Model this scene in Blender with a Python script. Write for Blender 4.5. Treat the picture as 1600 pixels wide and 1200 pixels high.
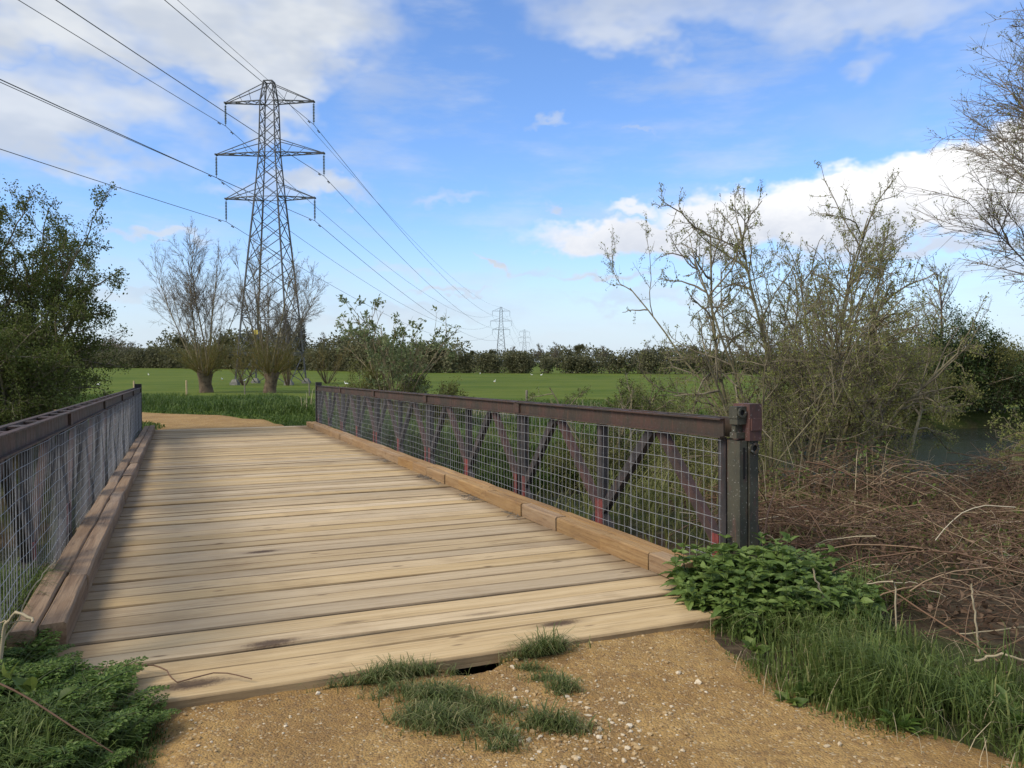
import bpy, math, random
import numpy as np
from mathutils import Vector, Matrix

for o in list(bpy.data.objects):
    bpy.data.objects.remove(o)
scene = bpy.context.scene
COL = scene.collection
R = math.radians

# ------------------------------------------------------------------ camera
CAM_Z = 1.55
cam_d = bpy.data.cameras.new("camera")
cam = bpy.data.objects.new("camera", cam_d)
COL.objects.link(cam)
cam_d.sensor_fit = 'HORIZONTAL'
cam_d.sensor_width = 36.0
cam_d.lens = 1244.0 / 1600.0 * 36.0
cam_d.clip_start = 0.05
cam_d.clip_end = 20000
cam.location = (0, 0, CAM_Z)
cam.rotation_euler = (R(90 - 1.61), 0, 0)
scene.camera = cam

# ------------------------------------------------------------------ node helper
class NT:
    def __init__(self, tree):
        self.t = tree
        self.n = tree.nodes
        self.l = tree.links
    def node(self, typ, **kw):
        nd = self.n.new(typ)
        for k, v in kw.items():
            setattr(nd, k, v)
        return nd
    def put(self, sock, v):
        if hasattr(v, 'is_output') or isinstance(v, bpy.types.NodeSocket):
            self.l.new(v, sock)
        elif v is not None:
            if sock.type == 'RGBA' and isinstance(v, (tuple, list)) and len(v) == 3:
                v = (*v, 1.0)
            sock.default_value = v
    def math(self, op, a, b=None, c=None, clamp=False):
        nd = self.node('ShaderNodeMath', operation=op)
        nd.use_clamp = clamp
        self.put(nd.inputs[0], a)
        if b is not None: self.put(nd.inputs[1], b)
        if c is not None: self.put(nd.inputs[2], c)
        return nd.outputs[0]
    def vmath(self, op, a, b=None):
        nd = self.node('ShaderNodeVectorMath', operation=op)
        self.put(nd.inputs[0], a)
        if b is not None: self.put(nd.inputs[1], b)
        return nd.outputs['Value'] if op in ('LENGTH', 'DOT_PRODUCT', 'DISTANCE') else nd.outputs[0]
    def noise(self, vec, scale, detail=4, rough=0.55, dist=0.0, color=False):
        nd = self.node('ShaderNodeTexNoise')
        if vec is not None: self.l.new(vec, nd.inputs['Vector'])
        self.put(nd.inputs['Scale'], scale)
        nd.inputs['Detail'].default_value = detail
        nd.inputs['Roughness'].default_value = rough
        nd.inputs['Distortion'].default_value = dist
        return nd.outputs['Color' if color else 'Fac']
    def mix(self, fac, a, b):
        nd = self.node('ShaderNodeMix', data_type='RGBA')
        self.put(nd.inputs[0], fac)
        self.put(nd.inputs[6], a)
        self.put(nd.inputs[7], b)
        return nd.outputs[2]
    def ramp(self, v, lo, hi, a=0.0, b=1.0, smooth=True):
        nd = self.node('ShaderNodeMapRange')
        nd.interpolation_type = 'SMOOTHSTEP' if smooth else 'LINEAR'
        self.put(nd.inputs[0], v)
        nd.inputs[1].default_value = lo
        nd.inputs[2].default_value = hi
        nd.inputs[3].default_value = a
        nd.inputs[4].default_value = b
        return nd.outputs[0]
    def mapping(self, vec, scale=(1, 1, 1), loc=(0, 0, 0), rot=(0, 0, 0)):
        nd = self.node('ShaderNodeMapping')
        self.l.new(vec, nd.inputs[0])
        self.put(nd.inputs[1], loc)
        nd.inputs[2].default_value = rot
        nd.inputs[3].default_value = scale
        return nd.outputs[0]
    def xyz(self, x, y, z):
        nd = self.node('ShaderNodeCombineXYZ')
        self.put(nd.inputs[0], x); self.put(nd.inputs[1], y); self.put(nd.inputs[2], z)
        return nd.outputs[0]
    def sep(self, v):
        nd = self.node('ShaderNodeSeparateXYZ')
        self.l.new(v, nd.inputs[0])
        return nd.outputs

# ------------------------------------------------------------------ sky and sun
SUN_VEC = Vector((-0.72, -0.42, 0.0)).normalized()
SUN_EL = R(42)
world = bpy.data.worlds.new("World")
scene.world = world
world.use_nodes = True
def build_world():
    T = NT(world.node_tree)
    T.n.clear()
    out = T.node('ShaderNodeOutputWorld')
    bg = T.node('ShaderNodeBackground')
    sky = T.node('ShaderNodeTexSky', sky_type='NISHITA')
    sky.sun_disc = False
    sky.sun_elevation = SUN_EL
    sky.sun_rotation = math.atan2(SUN_VEC.x, SUN_VEC.y)
    sky.altitude = 60
    sky.air_density = 1.0
    sky.dust_density = 0.6
    sky.ozone_density = 1.6
    d = T.vmath('NORMALIZE', T.node('ShaderNodeTexCoord').outputs['Generated'])
    s = T.sep(d)
    az = T.math('ARCTAN2', s[0], s[1])
    el = T.math('ARCSINE', s[2])
    # cloud deck coordinates: a flat layer overhead
    den = T.math('ADD', T.math('MAXIMUM', s[2], 0.0), 0.12)
    flat = T.xyz(T.math('DIVIDE', s[0], den), T.math('DIVIDE', s[1], den), 0.0)
    ang = T.xyz(az, el, 0.0)
    # warp of the outlines
    w1 = T.noise(T.mapping(ang, (1, 1.7, 1)), 7.0, 4, 0.6, color=True)
    w2 = T.noise(T.mapping(ang, (1, 1.4, 1), (3, 1, 0)), 26.0, 3, 0.6, color=True)
    wv = T.vmath('SCALE', T.vmath('SUBTRACT', w1, (0.5, 0.5, 0.5)), None)
    wv.node.inputs['Scale'].default_value = 0.20
    wv2 = T.vmath('SCALE', T.vmath('SUBTRACT', w2, (0.5, 0.5, 0.5)), None)
    wv2.node.inputs['Scale'].default_value = 0.05
    angw = T.vmath('ADD', T.vmath('ADD', ang, wv), wv2)
    angw_soft = T.vmath('ADD', ang, wv)
    wv3 = T.vmath('SCALE', T.vmath('SUBTRACT', w1, (0.5, 0.5, 0.5)), None)
    wv3.node.inputs['Scale'].default_value = 0.07
    angw_fine = T.vmath('ADD', T.vmath('ADD', ang, wv3), wv2)
    # (azimuth, elevation, radius az, radius el, strength, soft inner edge, tilt)
    def blob(vec, a, e, ra, re, st, inner, tilt=0.0):
        m = T.mapping(vec, (1, 1, 1), (-a, -e, 0))
        m = T.mapping(m, (1, 1, 1), (0, 0, 0), (0, 0, tilt))
        m = T.mapping(m, (1 / ra, 1 / re, 1))
        dd = T.vmath('LENGTH', T.mapping(m, (1, 1, 0)))
        return T.ramp(dd, 1.0, inner, 0.0, st)
    def union(lst):
        r = lst[0]
        for q in lst[1:]:
            r = T.math('MAXIMUM', r, q)
        return r
    thin = union([
        blob(angw_soft, -0.43, 0.42, 0.33, 0.13, 1.0, 0.62),
        blob(angw_soft, -0.60, 0.27, 0.28, 0.08, 0.9, 0.5),
        blob(angw_soft, -0.30, 0.345, 0.13, 0.07, 0.95, 0.5),
        blob(angw_soft, 0.20, 0.42, 0.24, 0.06, 0.75, 0.35),
        blob(angw_soft, 0.42, 0.385, 0.22, 0.05, 0.65, 0.3, 0.1),
        blob(angw_soft, -0.13, 0.46, 0.16, 0.05, 0.5, 0.2),
        blob(angw_soft, 0.40, 0.28, 0.13, 0.05, 0.18, 0.1),
    ])
    wisps = union([
        blob(angw_fine, -0.235, 0.215, 0.095, 0.022, 0.85, 0.3, 0.10),
        blob(angw_fine, -0.30, 0.205, 0.10, 0.02, 0.45, 0.3, 0.0),
        blob(angw_fine, -0.41, 0.143, 0.085, 0.010, 0.75, 0.2, 0.05),
        blob(angw_fine, 0.045, 0.285, 0.038, 0.009, 0.45, 0.1),
        blob(angw_fine, 0.16, 0.281, 0.034, 0.006, 0.4, 0.1),
        blob(angw_fine, 0.055, 0.192, 0.028, 0.010, 0.75, 0.1, 0.4),
        blob(angw_fine, -0.020, 0.122, 0.040, 0.008, 0.95, 0.2, 0.45),
        blob(angw_fine, 0.02, 0.112, 0.06, 0.010, 0.5, 0.1), blob(angw_fine, -0.14, 0.105, 0.10, 0.010, 0.4, 0.1), blob(angw_fine, 0.18, 0.075, 0.16, 0.012, 0.5, 0.1), blob(angw_fine, -0.15, 0.058, 0.22, 0.014, 0.5, 0.1), blob(angw_fine, -0.06, 0.20, 0.05, 0.010, 0.35, 0.1), blob(angw_fine, -0.10, 0.195, 0.04, 0.012, 0.45, 0.1),
        blob(angw_fine, -0.08, 0.084, 0.10, 0.007, 0.7, 0.1),
        blob(angw_fine, 0.11, 0.103, 0.09, 0.008, 0.8, 0.1),
        blob(angw_fine, -0.45, 0.08, 0.14, 0.010, 0.5, 0.1),
    ])
    cum = union([
        blob(angw_fine, 0.16, 0.150, 0.17, 0.030, 1.0, 0.55, 0.06),
        blob(angw_fine, 0.155, 0.188, 0.05, 0.014, 0.9, 0.3),
        blob(angw_fine, 0.27, 0.170, 0.12, 0.045, 1.0, 0.6),
        blob(angw_fine, 0.40, 0.168, 0.13, 0.052, 1.0, 0.7),
        blob(angw_fine, 0.50, 0.182, 0.11, 0.058, 1.0, 0.75),
        blob(angw_fine, 0.60, 0.195, 0.10, 0.070, 1.0, 0.75),
        blob(angw_fine, 0.72, 0.20, 0.15, 0.085, 1.0, 0.75),
        blob(angw_fine, 0.47, 0.120, 0.20, 0.016, 0.85, 0.3),
        blob(angw_fine, 0.62, 0.095, 0.16, 0.014, 0.75, 0.3),
    ])
    # broken cloud outside the view, thickened to make the skylight less blue
    inview = T.math('MULTIPLY', T.ramp(T.math('ABSOLUTE', az), 0.95, 0.70), T.ramp(el, 0.72, 0.50))
    gen = T.ramp(T.noise(T.mapping(flat, (1, 1, 1), (2.3, 7.1, 0)), 0.75, 4, 0.55), 0.40, 0.56)
    gen = T.math('MULTIPLY', gen, T.math('SUBTRACT', 1.0, inview))
    # inner texture of thin cloud
    tex = T.ramp(T.noise(T.mapping(ang, (1, 1.9, 1), (5, 2, 0)), 5.0, 4, 0.6), 0.30, 0.56, 0.50, 1.0)
    thin = T.math('MULTIPLY', thin, tex)
    veil = T.ramp(T.noise(T.mapping(ang, (1, 3.6, 1), (8, 5, 0), (0, 0, 0.12)), 4.5, 5, 0.6), 0.44, 0.72, 0.0, 0.38)
    alpha_soft = T.math('MAXIMUM', T.math('MAXIMUM', T.math('MAXIMUM', thin, veil), wisps), T.math('MULTIPLY', gen, 0.9))
    # sky colour: stronger blue of the photograph's camera, paler at the horizon
    hs = T.node('ShaderNodeHueSaturation')
    hs.inputs['Saturation'].default_value = 1.0
    hs.inputs['Value'].default_value = 1.4
    T.l.new(sky.outputs[0], hs.inputs['Color'])
    base = T.mix(1.0, hs.outputs[0], (1, 1, 1))
    mulc = T.node('ShaderNodeMix', data_type='RGBA', blend_type='MULTIPLY')
    mulc.inputs[0].default_value = 1.0
    T.l.new(hs.outputs[0], mulc.inputs[6])
    mulc.inputs[7].default_value = (0.72, 0.91, 1.20, 1)
    base = mulc.outputs[2]
    hz = T.ramp(el, 0.19, -0.02, 0.0, 0.88)
    base = T.mix(hz, base, (5.3, 6.0, 6.8))
    shade = T.ramp(T.noise(T.mapping(ang, (1, 2.2, 1), (1, 4, 0)), 9.0, 3, 0.6), 0.35, 0.7)
    soft_col = T.mix(shade, (4.5, 4.95, 5.7), (5.8, 6.1, 6.5))
    c1 = T.mix(alpha_soft, base, soft_col)
    # cumulus: white heads, greyer flat bases
    relief = T.noise(T.mapping(angw_fine, (1, 1.3, 1)), 17.0, 4, 0.55)
    elv = T.math('ADD', el, T.math('MULTIPLY', T.math('SUBTRACT', relief, 0.5), 0.09))
    lit = T.ramp(T.math('SUBTRACT', elv, T.math('MULTIPLY', az, 0.06)), 0.095, 0.175)
    lit2 = T.math('MULTIPLY', lit, T.ramp(az, 0.15, 0.42, 0.62, 1.0))
    cum_col = T.mix(lit2, (5.0, 5.4, 6.2), (8.1, 8.1, 8.2))
    c2 = T.mix(cum, c1, cum_col)
    T.l.new(c2, bg.inputs['Color'])
    bg.inputs['Strength'].default_value = 0.10
    T.l.new(bg.outputs[0], out.inputs['Surface'])
build_world()
try:
    world.cycles.sampling_method = 'MANUAL'
    world.cycles.sample_map_resolution = 256
except Exception:
    pass

sun_d = bpy.data.lights.new("sun", 'SUN')
sun_d.energy = 2.6
sun_d.angle = R(24)
sun_d.color = (1.0, 0.88, 0.70)
sun = bpy.data.objects.new("sun", sun_d)
COL.objects.link(sun)
sv = SUN_VEC * math.cos(SUN_EL) + Vector((0, 0, math.sin(SUN_EL)))
sun.rotation_euler = sv.to_track_quat('Z', 'Y').to_euler()
sun.location = (-20, -15, 30)

vs = scene.view_settings
vs.view_transform = 'Standard'
vs.look = 'None'
vs.exposure = 0.42
vs.gamma = 1.0
vs.use_curve_mapping = False
scene.cycles.max_bounces = 5
scene.cycles.diffuse_bounces = 3
scene.cycles.glossy_bounces = 2

# ------------------------------------------------------------------ tagging
def tag(o, label=None, cat=None, group=None, kind=None):
    if label: o['label'] = label
    if cat: o['category'] = cat
    if group: o['group'] = group
    if kind: o['kind'] = kind
    return o
def empty(name, loc=(0, 0, 0), rz=0.0):
    o = bpy.data.objects.new(name, None)
    o.empty_display_size = 0.2
    o.location = loc
    o.rotation_euler = (0, 0, rz)
    COL.objects.link(o)
    return o
def link(name, me, parent=None, loc=None):
    o = bpy.data.objects.new(name, me)
    COL.objects.link(o)
    if parent: o.parent = parent
    if loc is not None: o.location = loc
    return o
def copy_tree(o, parent=None):
    c = o.copy()
    COL.objects.link(c)
    c.parent = parent
    for ch in list(o.children):
        copy_tree(ch, c)
    return c

# ------------------------------------------------------------------ mesh helpers
def mesh(name, V, F, mat, smooth=False, tint=None):
    """V (n,3); F (m,3) or (m,4) index array, or a list of such arrays."""
    me = bpy.data.meshes.new(name)
    V = np.asarray(V, dtype=np.float32).reshape(-1, 3)
    Fs = F if isinstance(F, list) else [F]
    Fs = [np.asarray(f, dtype=np.int32) for f in Fs if len(f)]
    me.vertices.add(len(V))
    me.vertices.foreach_set('co', V.ravel())
    nl = sum(f.size for f in Fs)
    npoly = sum(len(f) for f in Fs)
    me.loops.add(nl)
    me.loops.foreach_set('vertex_index', np.concatenate([f.ravel() for f in Fs]))
    me.polygons.add(npoly)
    tot = np.concatenate([np.full(len(f), f.shape[1], dtype=np.int32) for f in Fs])
    st = np.concatenate([[0], np.cumsum(tot)[:-1]]).astype(np.int32)
    me.polygons.foreach_set('loop_start', st)
    try:
        me.polygons.foreach_set('loop_total', tot)
    except Exception:
        pass
    me.polygons.foreach_set('use_smooth', np.full(npoly, bool(smooth)))
    if tint is not None:
        a = me.attributes.new('tint', 'FLOAT', 'POINT')
        a.data.foreach_set('value', np.asarray(tint, dtype=np.float32).ravel())
    me.materials.append(mat)
    me.update(calc_edges=True)
    me.validate()
    return me

BOXF = np.array([[0, 3, 2, 1], [4, 5, 6, 7], [0, 1, 5, 4], [1, 2, 6, 5], [2, 3, 7, 6], [3, 0, 4, 7]])
class MB:
    """collects boxes, bars and tubes into one mesh"""
    def __init__(self):
        self.v = []; self.f = []; self.t = []; self.n = 0
    def add(self, V, F, tint=None):
        V = np.asarray(V, dtype=float).reshape(-1, 3)
        self.v.append(V)
        F = F if isinstance(F, list) else [F]
        for f in F:
            if len(f): self.f.append(np.asarray(f) + self.n)
        self.t.append(np.full(len(V), 0.5) if tint is None else np.broadcast_to(np.asarray(tint, dtype=float), (len(V),)))
        self.n += len(V)
    def box(self, x0, x1, y0, y1, z0, z1):
        self.add([[x0, y0, z0], [x1, y0, z0], [x1, y1, z0], [x0, y1, z0], [x0, y0, z1], [x1, y0, z1], [x1, y1, z1], [x0, y1, z1]], BOXF)
    def bar(self, a, b, w, h=None, up=(0, 0, 1)):
        h = w if h is None else h
        a = np.asarray(a, float); b = np.asarray(b, float)
        d = b - a
        d /= np.linalg.norm(d)
        u = np.asarray(up, float)
        if abs(d @ u) > 0.97: u = np.array([0, 1.0, 0]) if abs(d[1]) < 0.9 else np.array([1.0, 0, 0])
        s = np.cross(d, u); s /= np.linalg.norm(s)
        u = np.cross(s, d)
        s = s * w / 2; u = u * h / 2
        self.add([a - s - u, a + s - u, a + s + u, a - s + u, b - s - u, b + s - u, b + s + u, b - s + u], BOXF)
    def build(self, name, mat, parent=None, smooth=False, tint=False, loc=None):
        me = self.me(name, mat, smooth, tint)
        return link(name, me, parent, loc)
    def me(self, name, mat, smooth=False, tint=False):
        V = np.concatenate(self.v)
        q = [f for f in self.f if f.shape[1] == 4]
        t = [f for f in self.f if f.shape[1] == 3]
        F = []
        if q: F.append(np.concatenate(q))
        if t: F.append(np.concatenate(t))
        return mesh(name, V, F, mat, smooth, np.concatenate(self.t) if tint else None)

def tubes(P, Rd, k):
    """P (N,S,3) polylines, Rd (N,S) radii -> verts, quads"""
    P = np.asarray(P, float); Rd = np.asarray(Rd, float)
    N, S, _ = P.shape
    T = np.empty_like(P)
    T[:, 1:-1] = P[:, 2:] - P[:, :-2]
    T[:, 0] = P[:, 1] - P[:, 0]
    T[:, -1] = P[:, -1] - P[:, -2]
    T /= np.linalg.norm(T, axis=2, keepdims=True) + 1e-9
    ref = np.where(np.abs(T[:, :1, 2:3]) > 0.85, np.array([1.0, 0.13, 0]), np.array([0.05, 0.11, 1.0]))
    ref = np.broadcast_to(ref, T.shape)
    A = np.cross(T, ref)
    A /= np.linalg.norm(A, axis=2, keepdims=True) + 1e-9
    B = np.cross(T, A)
    th = np.arange(k) * 2 * np.pi / k
    ring = A[:, :, None, :] * np.cos(th)[None, None, :, None] + B[:, :, None, :] * np.sin(th)[None, None, :, None]
    V = P[:, :, None, :] + ring * Rd[:, :, None, None]
    idx = np.arange(N * S * k).reshape(N, S, k)
    a = idx[:, :-1, :]; b = np.roll(a, -1, axis=2)
    c = idx[:, 1:, :]; d = np.roll(c, -1, axis=2)
    Q = np.stack([a, b, d, c], axis=-1).reshape(-1, 4)
    return V.reshape(-1, 3), Q

def unit(v):
    return v / (np.linalg.norm(v, axis=-1, keepdims=True) + 1e-9)

def leaves(rng, P, D, size, width=0.5, fold=0.18, droop=0.0, tint=None):
    """rhombic folded leaves rooted at P pointing along D"""
    P = np.asarray(P, float); N = len(P)
    D = unit(D + np.array([0, 0, -droop]))
    S = unit(np.cross(D, unit(rng.normal(size=(N, 3)) + np.array([0, 0, 1.6]))))
    U = np.cross(S, D)
    L = (size if np.ndim(size) else np.full(N, size))[:, None]
    W = L * width * 0.5
    base = P
    tip = P + D * L
    mid = P + D * L * 0.48
    l = mid + S * W + U * L * fold
    r = mid - S * W + U * L * fold
    V = np.stack([base, r, tip, l], axis=1).reshape(-1, 3)
    i = np.arange(N)[:, None] * 4
    F = np.concatenate([i + np.array([[0, 1, 2]]), i + np.array([[0, 2, 3]])])
    if tint is None: tint = rng.random(N)
    return V, F, np.repeat(tint, 4)

def smooth01(t):
    t = np.clip(t, 0, 1)
    return t * t * (3 - 2 * t)

# cheap value noise for shaping (2-D)
class VN:
    def __init__(self, seed, n=64):
        self.g = np.random.default_rng(seed).random((n, n)); self.nn = n
    def __call__(self, x, y, s=1.0):
        x = np.asarray(x, float) * s; y = np.asarray(y, float) * s
        xi = np.floor(x).astype(int); yi = np.floor(y).astype(int)
        fx = x - xi; fy = y - yi
        fx = fx * fx * (3 - 2 * fx); fy = fy * fy * (3 - 2 * fy)
        g = self.g; n = self.nn
        a = g[xi % n, yi % n]; b = g[(xi + 1) % n, yi % n]; c = g[xi % n, (yi + 1) % n]; d = g[(xi + 1) % n, (yi + 1) % n]
        return (a * (1 - fx) + b * fx) * (1 - fy) + (c * (1 - fx) + d * fx) * fy - 0.5
VNS = VN(5)

# ------------------------------------------------------------------ materials
def new_mat(name):
    m = bpy.data.materials.new(name)
    m.use_nodes = True
    T = NT(m.node_tree)
    b = T.n['Principled BSDF']
    return m, T, b
def bump(T, b, h, dist=0.02, strength=0.6):
    nd = T.node('ShaderNodeBump')
    nd.inputs['Strength'].default_value = strength
    nd.inputs['Distance'].default_value = dist
    T.l.new(h, nd.inputs['Height'])
    T.l.new(nd.outputs[0], b.inputs['Normal'])
def attr(T, name='tint'):
    a = T.node('ShaderNodeAttribute')
    a.attribute_name = name
    return a.outputs['Fac']

def leaf_mat(name, c0, c1, c2=None, trans=0.35, rough=0.6):
    """tint 0..1 runs through the colours; thin leaves let light through"""
    m, T, b = new_mat(name)
    t = attr(T)
    col = T.mix(T.ramp(t, 0.0, 0.6, smooth=False), c0, c1)
    if c2: col = T.mix(T.ramp(t, 0.6, 1.0, smooth=False), col, c2)
    T.l.new(col, b.inputs['Base Color'])
    b.inputs['Roughness'].default_value = rough
    b.inputs['Specular IOR Level'].default_value = 0.3
    tr = T.node('ShaderNodeBsdfTranslucent')
    T.l.new(col, tr.inputs[0])
    mx = T.node('ShaderNodeMixShader')
    mx.inputs[0].default_value = trans
    T.l.new(b.outputs[0], mx.inputs[1])
    T.l.new(tr.outputs[0], mx.inputs[2])
    T.l.new(mx.outputs[0], T.n['Material Output'].inputs[0])
    return m

def bark_mat(name, c0, c1, c2, scale=6.0):
    m, T, b = new_mat(name)
    g = T.node('ShaderNodeTexCoord').outputs['Object']
    n1 = T.noise(g, scale, 5, 0.6)
    n2 = T.noise(T.mapping(g, (1, 1, 0.25)), scale * 5, 4, 0.6)
    col = T.mix(T.ramp(n1, 0.38, 0.62), c0, c1)
    col = T.mix(T.ramp(n2, 0.5, 0.75, 0, 0.7), col, c2)
    T.l.new(col, b.inputs['Base Color'])
    b.inputs['Roughness'].default_value = 0.9
    b.inputs['Specular IOR Level'].default_value = 0.2
    bump(T, b, n2, 0.01, 0.5)
    return m

def plain_mat(name, c0, c1, scale=8.0, rough=0.85, spec=0.3, metal=0.0, bm=0.0):
    m, T, b = new_mat(name)
    g = T.node('ShaderNodeTexCoord').outputs['Object']
    n1 = T.noise(g, scale, 6, 0.6)
    T.l.new(T.mix(T.ramp(n1, 0.35, 0.65), c0, c1), b.inputs['Base Color'])
    b.inputs['Roughness'].default_value = rough
    b.inputs['Specular IOR Level'].default_value = spec
    b.inputs['Metallic'].default_value = metal
    if bm: bump(T, b, n1, bm, 0.5)
    return m

M = {}
M['bark_hawthorn'] = bark_mat('bark_hawthorn', (0.15, 0.13, 0.075), (0.24, 0.21, 0.12), (0.33, 0.31, 0.22))
M['twig_hawthorn'] = bark_mat('twig_hawthorn', (0.135, 0.112, 0.078), (0.225, 0.195, 0.125), (0.29, 0.265, 0.20), 9)
M['bark_willow'] = bark_mat('bark_willow', (0.085, 0.06, 0.04), (0.15, 0.11, 0.07), (0.19, 0.165, 0.11), 2.5)
M['twig_willow'] = bark_mat('twig_willow', (0.20, 0.165, 0.10), (0.28, 0.23, 0.14), (0.32, 0.275, 0.19), 1.5)
M['shoot_willow'] = bark_mat('shoot_willow', (0.155, 0.125, 0.04), (0.21, 0.165, 0.055), (0.24, 0.19, 0.08), 1.5)
M['twig_grey'] = bark_mat('twig_grey', (0.15, 0.125, 0.10), (0.22, 0.185, 0.145), (0.27, 0.235, 0.19), 2)
M['leaf_hawthorn'] = leaf_mat('leaf_hawthorn', (0.065, 0.090, 0.020), (0.115, 0.145, 0.032), (0.18, 0.20, 0.05))
M['leaf_young'] = leaf_mat('leaf_young', (0.17, 0.18, 0.045), (0.26, 0.275, 0.08), (0.36, 0.37, 0.13), 0.45)
M['leaf_shrub'] = leaf_mat('leaf_shrub', (0.13, 0.165, 0.065), (0.22, 0.26, 0.11), (0.34, 0.37, 0.20), 0.45)
M['leaf_scrub'] = leaf_mat('leaf_scrub', (0.11, 0.112, 0.033), (0.17, 0.175, 0.05), (0.24, 0.245, 0.075))
M['leaf_ivy'] = leaf_mat('leaf_ivy', (0.028, 0.050, 0.014), (0.050, 0.080, 0.022), (0.08, 0.12, 0.032), 0.2, 0.4)
M['leaf_far'] = leaf_mat('leaf_far', (0.10, 0.102, 0.055), (0.145, 0.145, 0.072), (0.20, 0.195, 0.10), 0.35)
M['leaf_far_twig'] = leaf_mat('leaf_far_twig', (0.14, 0.125, 0.095), (0.18, 0.165, 0.115), (0.22, 0.20, 0.14), 0.3)
M['nettle'] = leaf_mat('nettle', (0.064, 0.110, 0.022), (0.115, 0.180, 0.040), (0.19, 0.26, 0.068), 0.3, 0.5)
M['parsley'] = leaf_mat('parsley', (0.062, 0.110, 0.020), (0.108, 0.180, 0.036), (0.18, 0.25, 0.06), 0.3, 0.5)
M['bramble_leaf'] = leaf_mat('bramble_leaf', (0.05, 0.085, 0.015), (0.10, 0.15, 0.028), (0.17, 0.21, 0.05), 0.3, 0.5)
M['grass'] = leaf_mat('grass', (0.066, 0.100, 0.022), (0.140, 0.195, 0.046), (0.32, 0.31, 0.12), 0.35, 0.55)
M['grass_far'] = leaf_mat('grass_far', (0.050, 0.088, 0.016), (0.092, 0.148, 0.028), (0.15, 0.21, 0.046), 0.35, 0.6)
M['grass_tuft'] = leaf_mat('grass_tuft', (0.075, 0.108, 0.028), (0.145, 0.180, 0.055), (0.33, 0.30, 0.14), 0.35, 0.6)
M['straw'] = leaf_mat('straw', (0.30, 0.24, 0.14), (0.44, 0.37, 0.24), (0.58, 0.51, 0.37), 0.1, 0.7)
M['cane'] = leaf_mat('cane', (0.068, 0.037, 0.023), (0.165, 0.098, 0.058), (0.34, 0.245, 0.15), 0.0, 0.75)
M['litter'] = leaf_mat('litter', (0.05, 0.03, 0.018), (0.11, 0.07, 0.042), (0.19, 0.13, 0.085), 0.1, 0.9)
M['black'] = plain_mat('void_black', (0.01, 0.01, 0.01), (0.014, 0.013, 0.012), 5)
M['galv'] = plain_mat('galvanised_wire', (0.19, 0.195, 0.20), (0.27, 0.275, 0.28), 25, 0.6, 0.4, 0.0)
M['pylon'] = plain_mat('pylon_steel', (0.065, 0.068, 0.073), (0.10, 0.104, 0.11), 0.7, 0.65, 0.4, 0.2)
M['insulator'] = plain_mat('insulator_glass', (0.10, 0.13, 0.15), (0.16, 0.19, 0.21), 2, 0.35, 0.5)
M['conductor'] = plain_mat('conductor_alu', (0.08, 0.08, 0.085), (0.11, 0.11, 0.115), 0.1, 0.7, 0.3)
M['concrete'] = plain_mat('concrete', (0.17, 0.165, 0.14), (0.24, 0.23, 0.20), 3)
M['sign_yellow'] = plain_mat('sign_yellow', (0.55, 0.43, 0.08), (0.65, 0.52, 0.12), 2)
M['sign_pale'] = plain_mat('sign_pale', (0.42, 0.36, 0.24), (0.5, 0.43, 0.3), 2)
M['post_pale'] = plain_mat('fence_post_pale', (0.36, 0.27, 0.14), (0.50, 0.39, 0.22), 6)
M['post_grey'] = plain_mat('fence_post_grey', (0.14, 0.12, 0.09), (0.22, 0.19, 0.15), 6)
M['bird'] = plain_mat('white_feather', (0.72, 0.72, 0.70), (0.85, 0.85, 0.83), 8)
M['bill'] = plain_mat('bill_orange', (0.6, 0.30, 0.05), (0.7, 0.38, 0.08), 8)
M['hill'] = plain_mat('far_hill_hazy', (0.10, 0.12, 0.13), (0.14, 0.16, 0.16), 0.004, 1.0, 0.0)  # bluish haze of distance put into the hill colour

def metal_mat(name, c0, c1, c2, spot):
    m, T, b = new_mat(name)
    g = T.node('ShaderNodeTexCoord').outputs['Object']
    oi = T.node('ShaderNodeObjectInfo').outputs['Random']
    off = T.xyz(T.math('MULTIPLY', oi, 37.0), T.math('MULTIPLY', oi, 11.0), 0.0)
    v = T.vmath('ADD', g, off)
    n1 = T.noise(v, 3.0, 6, 0.62)
    n2 = T.noise(T.mapping(v, (1, 1, 0.3)), 22.0, 5, 0.65)
    n3 = T.noise(v, 60.0, 3, 0.6)
    col = T.mix(T.ramp(n1, 0.40, 0.60), c0, c1)
    col = T.mix(T.ramp(n2, 0.52, 0.68, 0, 0.8), col, c2)
    col = T.mix(T.ramp(n3, 0.62, 0.72, 0, 0.6), col, spot)
    n4 = T.noise(T.mapping(v, (9, 9, 0.8)), 3.0, 4, 0.6)
    col = T.mix(T.ramp(n4, 0.58, 0.70, 0, 0.55), col, (0.11, 0.055, 0.030))
    T.l.new(col, b.inputs['Base Color'])
    T.l.new(T.ramp(n2, 0.3, 0.7, 0.55, 0.85), b.inputs['Roughness'])
    b.inputs['Specular IOR Level'].default_value = 0.4
    bump(T, b, n2, 0.002, 0.6)
    return m
M['chord'] = metal_mat('painted_chord', (0.044, 0.033, 0.024), (0.068, 0.037, 0.027), (0.040, 0.038, 0.027), (0.12, 0.11, 0.10))
M['steel_dark'] = metal_mat('painted_steel_dark', (0.022, 0.021, 0.022), (0.040, 0.036, 0.037), (0.055, 0.036, 0.034), (0.10, 0.10, 0.10))
M['steel_lit_red'] = metal_mat('painted_steel_lit_red', (0.066, 0.034, 0.030), (0.042, 0.030, 0.027), (0.05, 0.032, 0.033), (0.14, 0.11, 0.11))  # steel as the lit braces show it, light included in the colour
M['oxide'] = metal_mat('red_oxide', (0.20, 0.040, 0.034), (0.12, 0.036, 0.033), (0.07, 0.032, 0.03), (0.2, 0.12, 0.11))
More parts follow.
